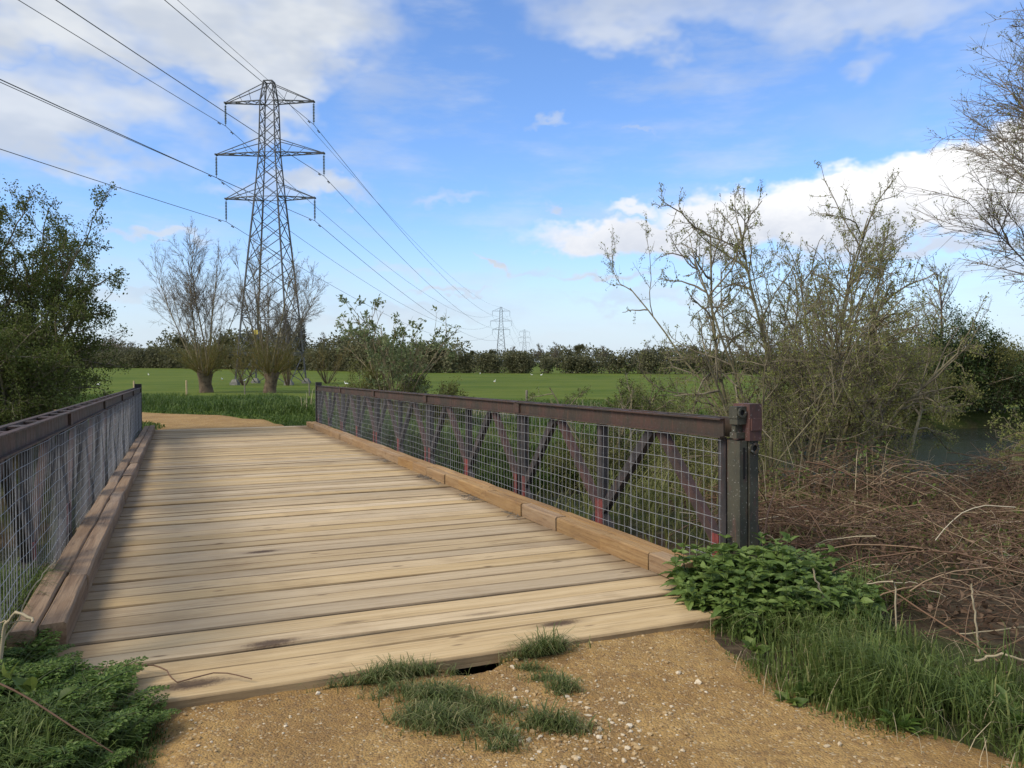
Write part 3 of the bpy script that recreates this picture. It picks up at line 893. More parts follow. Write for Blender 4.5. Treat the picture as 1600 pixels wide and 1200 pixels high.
PANEL = 3.64
def build_parapet(side):
    """side +1 right, -1 left; xin is the inner face of the truss, out the direction away from the deck"""
    rng = np.random.default_rng(21 + side)
    tilt = 0.0085 if side > 0 else 0.0
    x0 = 1.735 if side > 0 else -2.535
    out = float(side)
    def X(y): return x0 + tilt * y
    yN, yF = 0.46, 0.46 + 5 * PANEL
    zt0, zt1 = 0.985, 1.120
    par = None
    # top chord: two channels with battens across the gap
    mb = MB()
    def chord(mb, z0, z1):
        for (xa, d) in ((0.030, -1.0), (0.150, 1.0)):   # web position from inner face, flange direction
            for k in range(5):
                ya = yN + k * PANEL + 0.006; yb = yN + (k + 1) * PANEL - 0.006
                def pt(dx, y, z): return (X(y) + out * dx, y, z)
                def slab(dx0, dx1, za, zb):
                    V = [pt(dx0, ya, za), pt(dx1, ya, za), pt(dx1, yb, za), pt(dx0, yb, za), pt(dx0, ya, zb), pt(dx1, ya, zb), pt(dx1, yb, zb), pt(dx0, yb, zb)]
                    mb.add(V, BOXF)
                w0, w1 = (xa, xa + 0.012) if d < 0 else (xa - 0.012, xa)
                f0, f1 = (0.0, xa - 0.0005) if d < 0 else (xa + 0.0005, 0.18)
                slab(w0, w1, z0, z1)
                slab(f0, f1, z1 - 0.012, z1)
                slab(f0, f1, z0, z0 + 0.012)
    chord(mb, zt0, zt1)
    par = mb.build('parapet', M['chord'], bridge)
    par['label'] = 'truss side with long painted top rail and square wire mesh'
    mb = MB(); chord(mb, -0.76, -0.64); mb.build('bottom_chord', M['steel_dark'], par)
    # battens across the top gap
    for k in range(5):
        for j in range(6):
            yy = yN + k * PANEL + (j + 0.5) * PANEL / 6 + rng.normal(0, 0.02)
            L = 0.11 if j % 2 else 0.2
            mb = MB(); mb.box(X(yy) + out * 0.045, X(yy) + out * 0.135, yy - L / 2, yy + L / 2, zt1 - 0.016, zt1 - 0.004)
            mb.build('batten_plate', M['chord'], par)
    # splice plates on the rail at panel joints
    for k in range(1, 5):
        yy = yN + k * PANEL
        mb = MB(); mb.box(X(yy) + out * 0.006, X(yy) + out * 0.029, yy - 0.07, yy + 0.07, zt0 + 0.016, zt1 - 0.016)
        mb.build('splice_plate', M['chord'], par)
    xc = 0.09
    zmid, ztop, zbot = 0.19, zt0 - 0.004, -0.636
    def channel(mb, a, b, w, d):
        """a channel from a to b: web facing the deck, two flanges"""
        a = np.array(a, float); b = np.array(b, float)
        t = (b - a) / np.linalg.norm(b - a)
        s = np.cross(t, [1.0, 0, 0]); s /= np.linalg.norm(s)
        xo = np.array([out, 0, 0])
        mb.bar(a, b, 0.010, w, up=s)
        for q in (-1, 1):
            c = s * q * (w / 2 - 0.005) + xo * d / 2
            mb.bar(a + c, b + c, d, 0.009, up=s)
    def vert(y, w=0.085, mat='steel_dark'):
        mb = MB(); x = X(y) + out * (xc - 0.03)
        channel(mb, (x, y, zbot), (x, y, ztop), w, 0.06)
        mb.build('truss_post', M[mat], par)
    for k in range(5):
        y0 = yN + k * PANEL
        for yy in (y0 + 0.058, y0 + PANEL / 2, y0 + PANEL - 0.058):
            vert(yy)
        for j in range(2):
            ya = y0 + j * PANEL / 2; yn = ya + PANEL / 4; yb = ya + PANEL / 2
            x = X(yn) + out * (xc - 0.034)
            i0 = 0.115 if j == 0 else 0.055
            i1 = 0.055 if j == 0 else 0.115
            # light painted in: lit braces towards the camera red, those away almost black
            for (P, Q, mt) in (((yn - 0.055, ztop), (ya + i0, zmid + 0.03), 'steel_lit_red'), ((yn + 0.055, ztop), (yb - i1, zmid + 0.03), 'steel_dark'),
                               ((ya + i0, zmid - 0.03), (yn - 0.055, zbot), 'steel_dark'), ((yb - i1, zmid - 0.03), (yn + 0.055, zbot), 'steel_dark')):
                mb = MB(); channel(mb, (x, P[0], P[1]), (x, Q[0], Q[1]), 0.085, 0.05)
                mb.build('diagonal_brace', M[mt], par)
        for yy, w in ((y0 + 0.115, 0.08), (y0 + PANEL / 2 - 0.015, 0.13), (y0 + PANEL - 0.115, 0.08)):
            mb = MB(); xx = X(yy) + out * (xc - 0.052)
            mb.box(min(xx, xx + out * 0.008), max(xx, xx + out * 0.008), yy - w / 2, yy + w / 2, zmid - 0.14, zmid + 0.12)
            mb.build('gusset_plate', M['oxide'], par)
    # wire mesh panels, tied to the truss just inside it
    sp = 0.0905; rw = 0.0022
    xm = x0 + out * 0.012
    zlo, zhi = -0.02, zt0 - 0.012
    y = yN + 0.02 if side > 0 else yN - 0.2
    k = 0; lens = [1.22, 1.81, 1.22, 1.81]
    while y < yF - 0.2:
        n = int(round(lens[k % 4] / sp)); n = min(n, int((yF - y) / sp))
        if n < 2: break
        nz = int((zhi - zlo) / sp)
        ph = rng.uniform(0, 6); amp = rng.uniform(0.006, 0.016)
        def bow(yy, zz):
            u = (yy - y) / (n * sp)
            return -out * (amp * np.sin(np.pi * u) * (0.5 + 0.5 * np.sin(zz * 4 + ph)) + 0.003 * np.sin(yy * 7 + ph))
        P = []
        for i in range(n + 1):
            yy = np.full(9, y + i * sp * 0.998); zz = np.linspace(zlo, zhi, 9)
            P.append(np.column_stack([X(yy) - x0 + xm + bow(yy, zz), yy + 0.003 * np.sin(zz * 5 + i), zz]))
        V1, F1 = tubes(np.array(P), np.full((n + 1, 9), rw), 4)
        P = []
        for i in range(nz + 1):
            yy = np.linspace(y - 0.02, y + n * sp + 0.02, 22); zz = np.full(22, zhi - i * sp) + 0.004 * np.sin(yy * 4 + ph + i * 0.2)
            P.append(np.column_stack([X(yy) - x0 + xm + bow(yy, zz) - out * 0.0045, yy, zz]))
        V2, F2 = tubes(np.array(P), np.full((nz + 1, 22), rw), 4)
        mb = MB(); mb.add(V1, F1); mb.add(V2, F2)
        mb.build('mesh_panel', M['galv'], par)
        y += n * sp + 0.012; k += 1
    # far end post
    mb = MB()
    xx = X(yF)
    mb.box(min(xx, xx + out * 0.16), max(xx, xx + out * 0.16), yF + 0.006, yF + 0.13, -0.7, 1.215)
    mb.build('end_post', M['steel_dark'], par)
    return par
par_r = build_parapet(1)
par_l = build_parapet(-1)

def ring(mb, c, axis, r0, r1, d, n=14):
    """a short pipe: outer radius r1, bore r0, length d along axis"""
    c = np.array(c, float); axis = np.array(axis, float)
    a = np.cross(axis, [0.3, 0.2, 1.0]); a /= np.linalg.norm(a)
    b = np.cross(axis, a)
    th = np.arange(n) * 2 * np.pi / n
    circ = np.cos(th)[:, None] * a + np.sin(th)[:, None] * b
    V = np.concatenate([c + circ * r1, c + circ * r1 + axis * d, c + circ * r0 + axis * d, c + circ * r0 - axis * 0.04])
    i = np.arange(n); j = (i + 1) % n
    F = np.concatenate([np.stack([i + s * n, j + s * n, j + (s + 1) * n, i + (s + 1) * n], -1) for s in range(3)])
    mb.add(V, F)
def disc(mb, c, axis, r, n=14):
    c = np.array(c, float); axis = np.array(axis, float)
    a = np.cross(axis, [0.3, 0.2, 1.0]); a /= np.linalg.norm(a)
    b = np.cross(axis, a)
    th = np.arange(n) * 2 * np.pi / n
    V = np.concatenate([[c], c + np.cos(th)[:, None] * a * r + np.sin(th)[:, None] * b * r])
    i = np.arange(n)
    mb.add(V, np.stack([np.zeros(n, int), 1 + i, 1 + (i + 1) % n], -1))

def build_end_post(side, par):
    out = float(side)
    x0 = (1.735 if side > 0 else -2.535)
    def bx(mb, a, b, y0, y1, z0, z1):
        xa, xb = x0 + out * a, x0 + out * b
        mb.box(min(xa, xb), max(xa, xb), y0, y1, z0, z1)
    # two channels back to back with a slot between them, dark and mossy
    mb = MB()
    bx(mb, 0.050, 0.112, 0.315, 0.445, -0.55, 0.975)
    bx(mb, 0.122, 0.195, 0.305, 0.445, -0.55, 0.975)
    bx(mb, 0.1125, 0.1215, 0.345, 0.43, -0.55, 0.70)
    post = mb.build('end_post', M['post_dark'], par)
    # cast head with lugs
    mb = MB()
    bx(mb, 0.108, 0.208, 0.285, 0.452, 0.9755, 1.222)
    bx(mb, 0.116, 0.200, 0.272, 0.2845, 1.045, 1.125)
    mb.build('post_head', M['post_head'], par)
    mb = MB()
    bx(mb, 0.035, 0.1075, 0.33, 0.40, 0.99, 1.03)
    bx(mb, 0.035, 0.1075, 0.32, 0.40, 1.085, 1.125)
    bx(mb, 0.028, 0.1075, 0.315, 0.40, 1.1255, 1.205)
    bx(mb, 0.050, 0.1075, 0.36, 0.40, 1.03, 1.085)
    ring(mb, (x0 + out * 0.064, 0.317, 1.165), (0, -1, 0), 0.020, 0.034, 0.016)
    mb.build('jaw_lug', M['post_dark'], par)
    mb = MB(); ring(mb, (x0 + out * 0.158, 0.306, 0.925), (0, -1, 0), 0.021, 0.038, 0.016); mb.build('pin_boss', M['post_dark'], par)
    mb = MB()
    disc(mb, (x0 + out * 0.064, 0.312, 1.165), (0, -1, 0), 0.021); mb.build('pin_hole_black', M['black'], par)  # black disc paints the dark inside the bore
    mb = MB(); disc(mb, (x0 + out * 0.158, 0.3025, 0.925), (0, -1, 0), 0.022); mb.build('pin_hole_black', M['black'], par)
    mb = MB()
    bx(mb, 0.076, 0.092, 0.3118, 0.3145, 0.72, 0.93)  # thin black strip paints the dark of an opening
    mb.build('slot', M['black'], par)
    # sloping stay at the back
    mb = MB()
    mb.add([(x0 + out * 0.198, 0.33, 0.50), (x0 + out * 0.198, 0.345, 0.50), (x0 + out * 0.198, 0.33, -0.15), (x0 + out * 0.198, 0.345, -0.15), (x0 + out * 0.33, 0.33, -0.15), (x0 + out * 0.33, 0.345, -0.15)],
           [np.array([[0, 2, 3, 1], [2, 4, 5, 3], [4, 0, 1, 5]]), np.array([[0, 4, 2], [1, 3, 5]])])
    mb.build('stay_plate', M['steel_dark'], par)
build_end_post(1, par_r)
build_end_post(-1, par_l)

# ------------------------------------------------------------------ trees
def grow(rng, starts, dirs, lens, rads, levels):
    """level by level branching, vectorised; returns [(points, radii)] per level"""
    out = []
    P0 = np.asarray(starts, float); D = unit(np.asarray(dirs, float)); L = np.asarray(lens, float); Rr = np.asarray(rads, float)
    for li, lv in enumerate(levels):
        S = lv['seg']; N = len(P0)
        pts = np.zeros((N, S + 1, 3)); dr = np.zeros((N, S + 1, 3))
        pts[:, 0] = P0; d = D.copy(); dr[:, 0] = d
        bend = rng.normal(size=(N, 3)) * lv.get('bend', 0.0)
        for s in range(S):
            d = unit(d + rng.normal(size=(N, 3)) * lv['wob'] + bend / S + np.array([0, 0, lv.get('up', 0.0)]))
            pts[:, s + 1] = pts[:, s] + d * (L / S)[:, None]
            dr[:, s + 1] = d
        fr = np.linspace(0, 1, S + 1)[None]
        rad = Rr[:, None] * (1 - fr * (1 - lv.get('tip', 0.25)))
        out.append((pts, rad, dr))
        if li + 1 == len(levels): break
        nc = lv['kids']
        cnt = np.maximum(lv.get('kmin', 1), rng.poisson(np.clip(nc * (L / np.mean(L)), 0.3, nc * 2.5)))
        par = np.repeat(np.arange(N), cnt)
        K = len(par)
        t = lv.get('t0', 0.25) + (1 - lv.get('t0', 0.25)) * rng.random(K) ** lv.get('tp', 0.85)
        f = t * S; i0 = np.minimum(f.astype(int), S - 1); w = (f - i0)[:, None]
        P0 = pts[par, i0] * (1 - w) + pts[par, i0 + 1] * w
        pd = unit(dr[par, i0 + 1])
        ang = rng.normal(lv['ang'], lv.get('asd', 0.2), K)
        side = unit(np.cross(pd, unit(rng.normal(size=(K, 3)))))
        D = pd * np.cos(ang)[:, None] + side * np.sin(ang)[:, None]
        L2 = L[par] * lv['lr'] * (1.15 - 0.6 * t * lv.get('lt', 1.0)) * rng.uniform(0.6, 1.25, K)
        pr = rad[par, i0]
        Rr = np.minimum(pr * 0.85, Rr[par] * lv['rr'] * rng.uniform(0.7, 1.1, K))
        Rr = np.maximum(Rr, lv.get('rmin', 0.002))
        L = L2
    return out

def on_twigs(rng, lv, n, tmin=0.1):
    pts, rad, dr = lv
    N, S1, _ = pts.shape
    i = rng.integers(0, N, n); t = (tmin + (1 - tmin) * rng.random(n)) * (S1 - 1)
    k = np.minimum(t.astype(int), S1 - 2); w = (t - k)[:, None]
    return pts[i, k] * (1 - w) + pts[i, k + 1] * w, dr[i, k + 1], i

def wood_mesh(name, lvs, sides, mat):
    mb = MB()
    for (p, r, d), k in zip(lvs, sides):
        V, F = tubes(p, r, k); mb.add(V, F)
    return mb.me(name, mat, True)

def leaf_cluster(rng, C, D, per, spread, size, **kw):
    n = len(C)
    P = np.repeat(C, per, 0) + rng.normal(size=(n * per, 3)) * spread
    Dd = unit(np.repeat(D, per, 0) * 0.6 + rng.normal(size=(n * per, 3)) * 0.8)
    sz = size * rng.uniform(0.6, 1.25, n * per)
    tint = np.clip(np.repeat(rng.random(n), per) * 0.55 + rng.random(n * per) * 0.45, 0, 1)
    return leaves(rng, P, Dd, sz, tint=tint, **kw)

def tree_object(name, loc, label, cat, parts, group=None):
    root = empty(name, loc)
    tag(root, label, cat, group)
    for nm, me in parts:
        link(nm, me, root)
    return root

def hawthorn(seed, stems, height, spread, lvl_up, twig_kids, leaf_n, leaf_size, leafm, barkm='bark_hawthorn', twigm='twig_hawthorn', lean=(0, 0), wide=0.5, base_r=0.3, leaf_per=3, stem_r=0.05, kid1=9, low=0.0, leaf_spread=0.03):
    rng = np.random.default_rng(seed)
    a = (np.arange(stems) + rng.uniform(0, 0.7, stems)) * 2 * np.pi * 0.382
    st = np.column_stack([np.cos(a) * base_r * rng.random(stems), np.sin(a) * base_r * rng.random(stems), np.full(stems, -0.15)])
    tl = np.sqrt((np.arange(stems) + 0.5) / stems) * rng.uniform(0.75, 1.1, stems) * wide
    dr = np.column_stack([np.cos(a) * tl + lean[0], np.sin(a) * tl + lean[1], np.ones(stems)])
    ln = height * rng.uniform(0.60, 0.85, stems)
    rd = stem_r * rng.uniform(0.55, 1.1, stems)
    levels = [
        dict(seg=9, wob=0.10, up=0.05, tip=0.35, kids=kid1, t0=0.22 + low, ang=0.75, asd=0.25, lr=0.52 * spread, rr=0.5, bend=0.3),
        dict(seg=7, wob=0.17, up=lvl_up, tip=0.35, kids=twig_kids, t0=0.12, ang=0.85, asd=0.3, lr=0.42, rr=0.5, bend=0.5, rmin=0.004),
        dict(seg=6, wob=0.20, up=lvl_up * 0.8, tip=0.45, kids=4.5, t0=0.10, ang=0.95, asd=0.35, lr=0.36, rr=0.55, bend=0.4, rmin=0.0028),
        dict(seg=4, wob=0.22, up=0.02, tip=0.5, kids=1, ang=0.9, lr=0.5, rr=0.6),
    ]
    lv = grow(rng, st, dr, ln, rd, levels)
    trunk = wood_mesh('trunk', lv[:1], [7], M[barkm])
    branches = wood_mesh('branches', lv[1:2], [5], M[twigm])
    twigs = wood_mesh('twigs', lv[2:], [3, 3], M[twigm])
    parts = [('trunk', trunk), ('branches', branches), ('twigs', twigs)]
    if leaf_n:
        n1 = int(leaf_n * 0.62)
        C1, D1, _ = on_twigs(rng, lv[3], n1); C2, D2, _ = on_twigs(rng, lv[2], leaf_n - n1)
        C = np.concatenate([C1, C2]); D = np.concatenate([D1, D2])
        V, F, t = leaf_cluster(rng, C, D, leaf_per, leaf_spread, leaf_size, width=0.62)
        parts.append(('crown', mesh('crown', V, F, M[leafm], False, t)))
    return parts

def stand(x, y, dz=0.0):
    return (x, y, terr1(x, y) + dz)

# leafy hawthorn on the far bank, left of the bridge
pa = hawthorn(101, 15, 6.9, 1.0, 0.02, 9, 42000, 0.066, 'leaf_hawthorn', wide=0.75, base_r=0.5, stem_r=0.085, kid1=11, leaf_per=3, low=-0.12, leaf_spread=0.07)
hl = tree_object('hawthorn_tree', stand(-12.4, 18.2), 'dense green leafy hawthorn tree beside the far end of the brown kerb side', 'tree', pa)
hl.scale = (0.84, 0.84, 0.96)
pa2 = hawthorn(102, 12, 3.9, 1.1, 0.0, 9, 24000, 0.062, 'leaf_hawthorn', wide=1.0, base_r=0.6, stem_r=0.05, kid1=9, leaf_per=3, low=-0.15, leaf_spread=0.08)
tree_object('hawthorn_bush', stand(-10.6, 16.8), 'low leafy hawthorn bush at the foot of the dense hawthorn tree', 'bush', pa2)

# the many-stemmed hawthorn on the near bank right of the bridge
pb = hawthorn(207, 20, 5.7, 0.80, 0.0, 10, 22000, 0.036, 'leaf_young', wide=0.72, base_r=0.65, stem_r=0.046, kid1=12, leaf_per=2, low=0.02, leaf_spread=0.02)
hb = tree_object('hawthorn_tree', stand(3.78, 10.6), 'wide spreading many-stemmed hawthorn with sparse young leaves on the bank behind the end post', 'tree', pb)
hb.scale = (0.64, 0.66, 0.92); hb.rotation_euler.z = 0.5
pc = hawthorn(209, 6, 4.2, 0.9, 0.02, 8, 8000, 0.032, 'leaf_young', wide=0.7, base_r=0.4, stem_r=0.06, kid1=8, leaf_per=2, lean=(0.3, 0.05), low=0.30, leaf_spread=0.02)
hc = tree_object('hawthorn_tree', stand(4.75, 11.3), 'smaller leaning hawthorn with pale lichened trunks beside the stream', 'tree', pc)
hc.scale = (0.82, 0.82, 0.78)
# thin saplings between them
def sapling(seed, n, h):
    rng = np.random.default_rng(seed)
    a = rng.uniform(0, 6.28, n)
    st = np.column_stack([rng.normal(0, 0.2, n), rng.normal(0, 0.16, n), np.full(n, -0.1)])
    dr = np.column_stack([rng.normal(0, 0.28, n), rng.normal(0, 0.2, n), np.ones(n)])
    lv = grow(rng, st, dr, h * rng.uniform(0.6, 1.1, n), rng.uniform(0.008, 0.026, n), [
        dict(seg=9, wob=0.09, up=0.03, tip=0.3, kids=6, t0=0.15, ang=0.8, lr=0.4, rr=0.5, rmin=0.003, bend=0.4),
        dict(seg=5, wob=0.16, up=0.02, tip=0.4, kids=3, t0=0.1, ang=0.9, lr=0.4, rr=0.6, rmin=0.002),
        dict(seg=3, wob=0.2, up=0.02, tip=0.5, kids=1, ang=0.9, lr=0.4, rr=0.6)])
    C, D, _ = on_twigs(rng, lv[2], 260)
    V, F, t = leaf_cluster(rng, C, D, 3, 0.02, 0.032, width=0.6)
    return [('stems', wood_mesh('stems', lv, [5, 3, 3], M['bark_hawthorn'])), ('leaves', mesh('leaves', V, F, M['leaf_young'], False, t))]
for k, (x, y, n, h, lab) in enumerate([(2.9, 9.9, 9, 2.3, 'cluster of thin upright saplings just behind the bridge end post'), (4.6, 10.7, 8, 2.1, 'thin lichened saplings between the two near bank hawthorns'), (6.6, 11.6, 5, 1.0, 'short bare saplings at the water edge beyond the brambles'), (2.2, 10.4, 8, 1.8, 'thin saplings seen through the wire mesh beside the stream')]):
    tree_object('sapling_clump', stand(x, y), lab, 'saplings', sapling(300 + k, n, h))

# scrub and bushes on the far bank
def bush(seed, h, w, n_leaf, size, leafm, twigm='twig_hawthorn', stems=16, per=4, spread=0.10):
    rng = np.random.default_rng(seed)
    a = rng.uniform(0, 6.28, stems); tl = rng.uniform(0.1, 1.0, stems) * w / h
    st = np.column_stack([np.cos(a) * 0.25 * w * rng.random(stems), np.sin(a) * 0.25 * w * rng.random(stems), np.full(stems, -0.1)])
    dr = np.column_stack([np.cos(a) * tl, np.sin(a) * tl, np.ones(stems)])
    lv = grow(rng, st, dr, h * rng.uniform(0.5, 0.95, stems), rng.uniform(0.015, 0.035, stems) * h / 3, [
        dict(seg=7, wob=0.12, up=0.02, tip=0.3, kids=9, t0=0.08, ang=0.75, lr=0.42, rr=0.5, rmin=0.005, bend=0.5),
        dict(seg=5, wob=0.18, up=0.02, tip=0.4, kids=6, t0=0.1, ang=0.85, lr=0.42, rr=0.55, rmin=0.004),
        dict(seg=4, wob=0.2, up=0.02, tip=0.5, kids=1, ang=0.9, lr=0.4, rr=0.6)])
    n1 = int(n_leaf * 0.6)
    C1, D1, _ = on_twigs(rng, lv[2], n1); C2, D2, _ = on_twigs(rng, lv[1], n_leaf - n1)
    V, F, t = leaf_cluster(rng, np.concatenate([C1, C2]), np.concatenate([D1, D2]), per, spread, size, width=0.6)
    return [('stems', wood_mesh('stems', lv[:1], [5], M[twigm])), ('twigs', wood_mesh('twigs', lv[1:], [3, 3], M[twigm])), ('crown', mesh('crown', V, F, M[leafm], False, t))]

# shrub with pale clustered leaves past the far end of the bridge
def elder(seed):
    rng = np.random.default_rng(seed)
    n = 17
    a = rng.uniform(0, 6.28, n); tl = rng.uniform(0.05, 0.55, n)
    st = np.column_stack([np.cos(a) * 0.5 * rng.random(n), np.sin(a) * 0.4 * rng.random(n), np.full(n, -0.1)])
    dr = np.column_stack([np.cos(a) * tl, np.sin(a) * tl, np.ones(n)])
    lv = grow(rng, st, dr, 4.7 * rng.uniform(0.6, 0.98, n), rng.uniform(0.02, 0.04, n), [
        dict(seg=8, wob=0.07, up=0.03, tip=0.35, kids=7, t0=0.15, ang=0.5, lr=0.36, rr=0.5, rmin=0.006, bend=0.3),
        dict(seg=5, wob=0.12, up=0.05, tip=0.4, kids=4, t0=0.2, ang=0.7, lr=0.4, rr=0.6, rmin=0.004),
        dict(seg=3, wob=0.15, up=0.03, tip=0.5, kids=1, ang=0.9, lr=0.4, rr=0.6)])
    C, D, _ = on_twigs(rng, lv[2], 520, 0.5); C2, D2, _ = on_twigs(rng, lv[0], 60, 0.8)
    V, F, t = leaf_cluster(rng, np.concatenate([C, C2]), np.concatenate([D, D2]), 6, 0.06, 0.15, width=0.5)
    return [('stems', wood_mesh('stems', lv[:1], [5], M['twig_willow'])), ('twigs', wood_mesh('twigs', lv[1:], [4, 3], M['twig_willow'])), ('crown', mesh('crown', V, F, M['leaf_shrub'], False, t))]
tree_object('shrub', stand(-4.5, 30.0), 'tall shrub with clustered pale leaves rising behind the bridge rail', 'shrub', elder(411))
for k, (x, y, h, w, lab) in enumerate([
        (-5.6, 30.5, 2.5, 2.6, 'rounded dense olive bush around the foot of the tall pale-leaved shrub'),
        (-3.0, 29.5, 2.2, 2.3, 'low dense olive bush close beside the tall pale-leaved shrub'),]):
    tree_object('bush', stand(x, y), lab, 'bush', bush(420 + k, h, w, 3600, 0.075, 'leaf_scrub', stems=18))
pd_ = hawthorn(431, 6, 3.9, 1.0, 0.02, 7, 4200, 0.055, 'leaf_hawthorn', wide=0.6, base_r=0.4, stem_r=0.05, kid1=8, leaf_per=2, low=-0.1, leaf_spread=0.04)
tree_object('hawthorn_bush', stand(2.9, 22.6), 'small twiggy hawthorn standing on the far bank before the hedgerow', 'bush', pd_)
scrub_mesh = [bush(440, 2.1, 2.4, 4200, 0.055, 'leaf_scrub', stems=20), bush(441, 2.5, 2.6, 4200, 0.06, 'leaf_scrub', stems=20), bush(442, 2.0, 2.8, 4200, 0.055, 'leaf_scrub', stems=22)]
for k, (x, y, s, rz) in enumerate([(1.9, 21.6, 0.85, 0.3), (3.9, 21.8, 1.0, 1.9), (5.6, 23.4, 1.05, 3.0), (7.4, 25.6, 1.1, 0.9), (9.2, 30.5, 1.2, 4.0), (12.6, 36.5, 1.25, 5.1), (5.0, 28.0, 1.0, 2.2), (15.5, 37.0, 1.3, 0.4)]):
    r = tree_object('scrub_bush', stand(x, y), 'twiggy olive scrub bush in the row along the far bank', 'bush', scrub_mesh[k % 3], 'scrub bushes along the far bank')
    r.rotation_euler.z = rz; r.scale = (s, s, s)
tree_object('bush', stand(17.3, 38.6), 'tall rounded light olive bush behind the leaning hawthorn', 'bush', bush(451, 5.2, 4.6, 7500, 0.12, 'leaf_scrub', stems=26, spread=0.2))
tree_object('ivy_bush', stand(23.4, 43.2), 'dark evergreen ivy covered bush between paler bushes on the far bank', 'bush', bush(452, 5.4, 3.2, 9000, 0.13, 'leaf_ivy', stems=20, spread=0.22))
for k, (x, y, h, w) in enumerate([(26.8, 44.5, 4.6, 4.4), (30.5, 46.0, 5.2, 5.0), (34.5, 46.5, 5.0, 5.0)]):
    tree_object('willow_bush', stand(x, y), 'loose olive green bush growing over the far stream bank beneath the tall tree', 'bush', bush(460 + k, h, w, 6500, 0.12, 'leaf_scrub', stems=24, spread=0.22), 'bushes under the tall tree')

for k, (x, y, h, w, lab) in enumerate([(9.6, 13.2, 1.9, 2.0, 'olive leafy bush on the near stream bank behind the brambles')]):
    tree_object('bank_bush', stand(x, y), lab, 'bush', bush(480 + k, h, w, 1500, 0.05, 'leaf_young', stems=13, spread=0.06))

# tall fine-twigged tree at the water, and a bare one behind
def fine_tree(seed, h, w, trunk_r, leaf_n, leaf_size, leafm, twigm, droop=-0.02, kids=(26, 9, 6), t0=0.22):
    rng = np.random.default_rng(seed)
    lv = grow(rng, [(0, 0, -0.2)], [(0.02, 0, 1)], [h * 0.92], [trunk_r], [
        dict(seg=14, wob=0.035, up=0.04, tip=0.12, kids=kids[0], kmin=kids[0], t0=t0, tp=0.9, ang=0.75, asd=0.2, lr=w, rr=0.26, lt=1.2),
        dict(seg=8, wob=0.09, up=0.05, tip=0.2, kids=kids[1], t0=0.15, ang=0.6, asd=0.2, lr=0.42, rr=0.5, rmin=0.010),
        dict(seg=6, wob=0.11, up=0.02 + droop, tip=0.3, kids=kids[2], t0=0.1, ang=0.6, asd=0.25, lr=0.45, rr=0.5, rmin=0.006),
        dict(seg=4, wob=0.13, up=droop, tip=0.5, kids=1, ang=0.7, lr=0.4, rr=0.6)])
    parts = [('trunk', wood_mesh('trunk', lv[:1], [8], M['bark_willow'])), ('branches', wood_mesh('branches', lv[1:2], [5], M[twigm])), ('twigs', wood_mesh('twigs', lv[2:], [3, 3], M[twigm]))]
    if leaf_n:
        C, D, _ = on_twigs(rng, lv[3], leaf_n)
        V, F, t = leaf_cluster(rng, C, D, 2, 0.03, leaf_size, width=0.45)
        parts.append(('crown', mesh('crown', V, F, M[leafm], False, t)))
    return parts
tree_object('willow_tree', stand(18.1, 24.7), 'tall fine-twigged tree budding into leaf above the stream bank', 'tree', fine_tree(502, 16.5, 0.50, 0.22, 13000, 0.07, 'leaf_young', 'twig_grey', kids=(70, 16, 9), t0=0.28))
tree_object('bare_tree', stand(25.2, 47.0), 'bare grey tree standing just behind the dark ivy bush', 'tree', fine_tree(503, 9.0, 0.42, 0.14, 0, 0.05, 'leaf_young', 'twig_grey', kids=(20, 9, 6), t0=0.25))

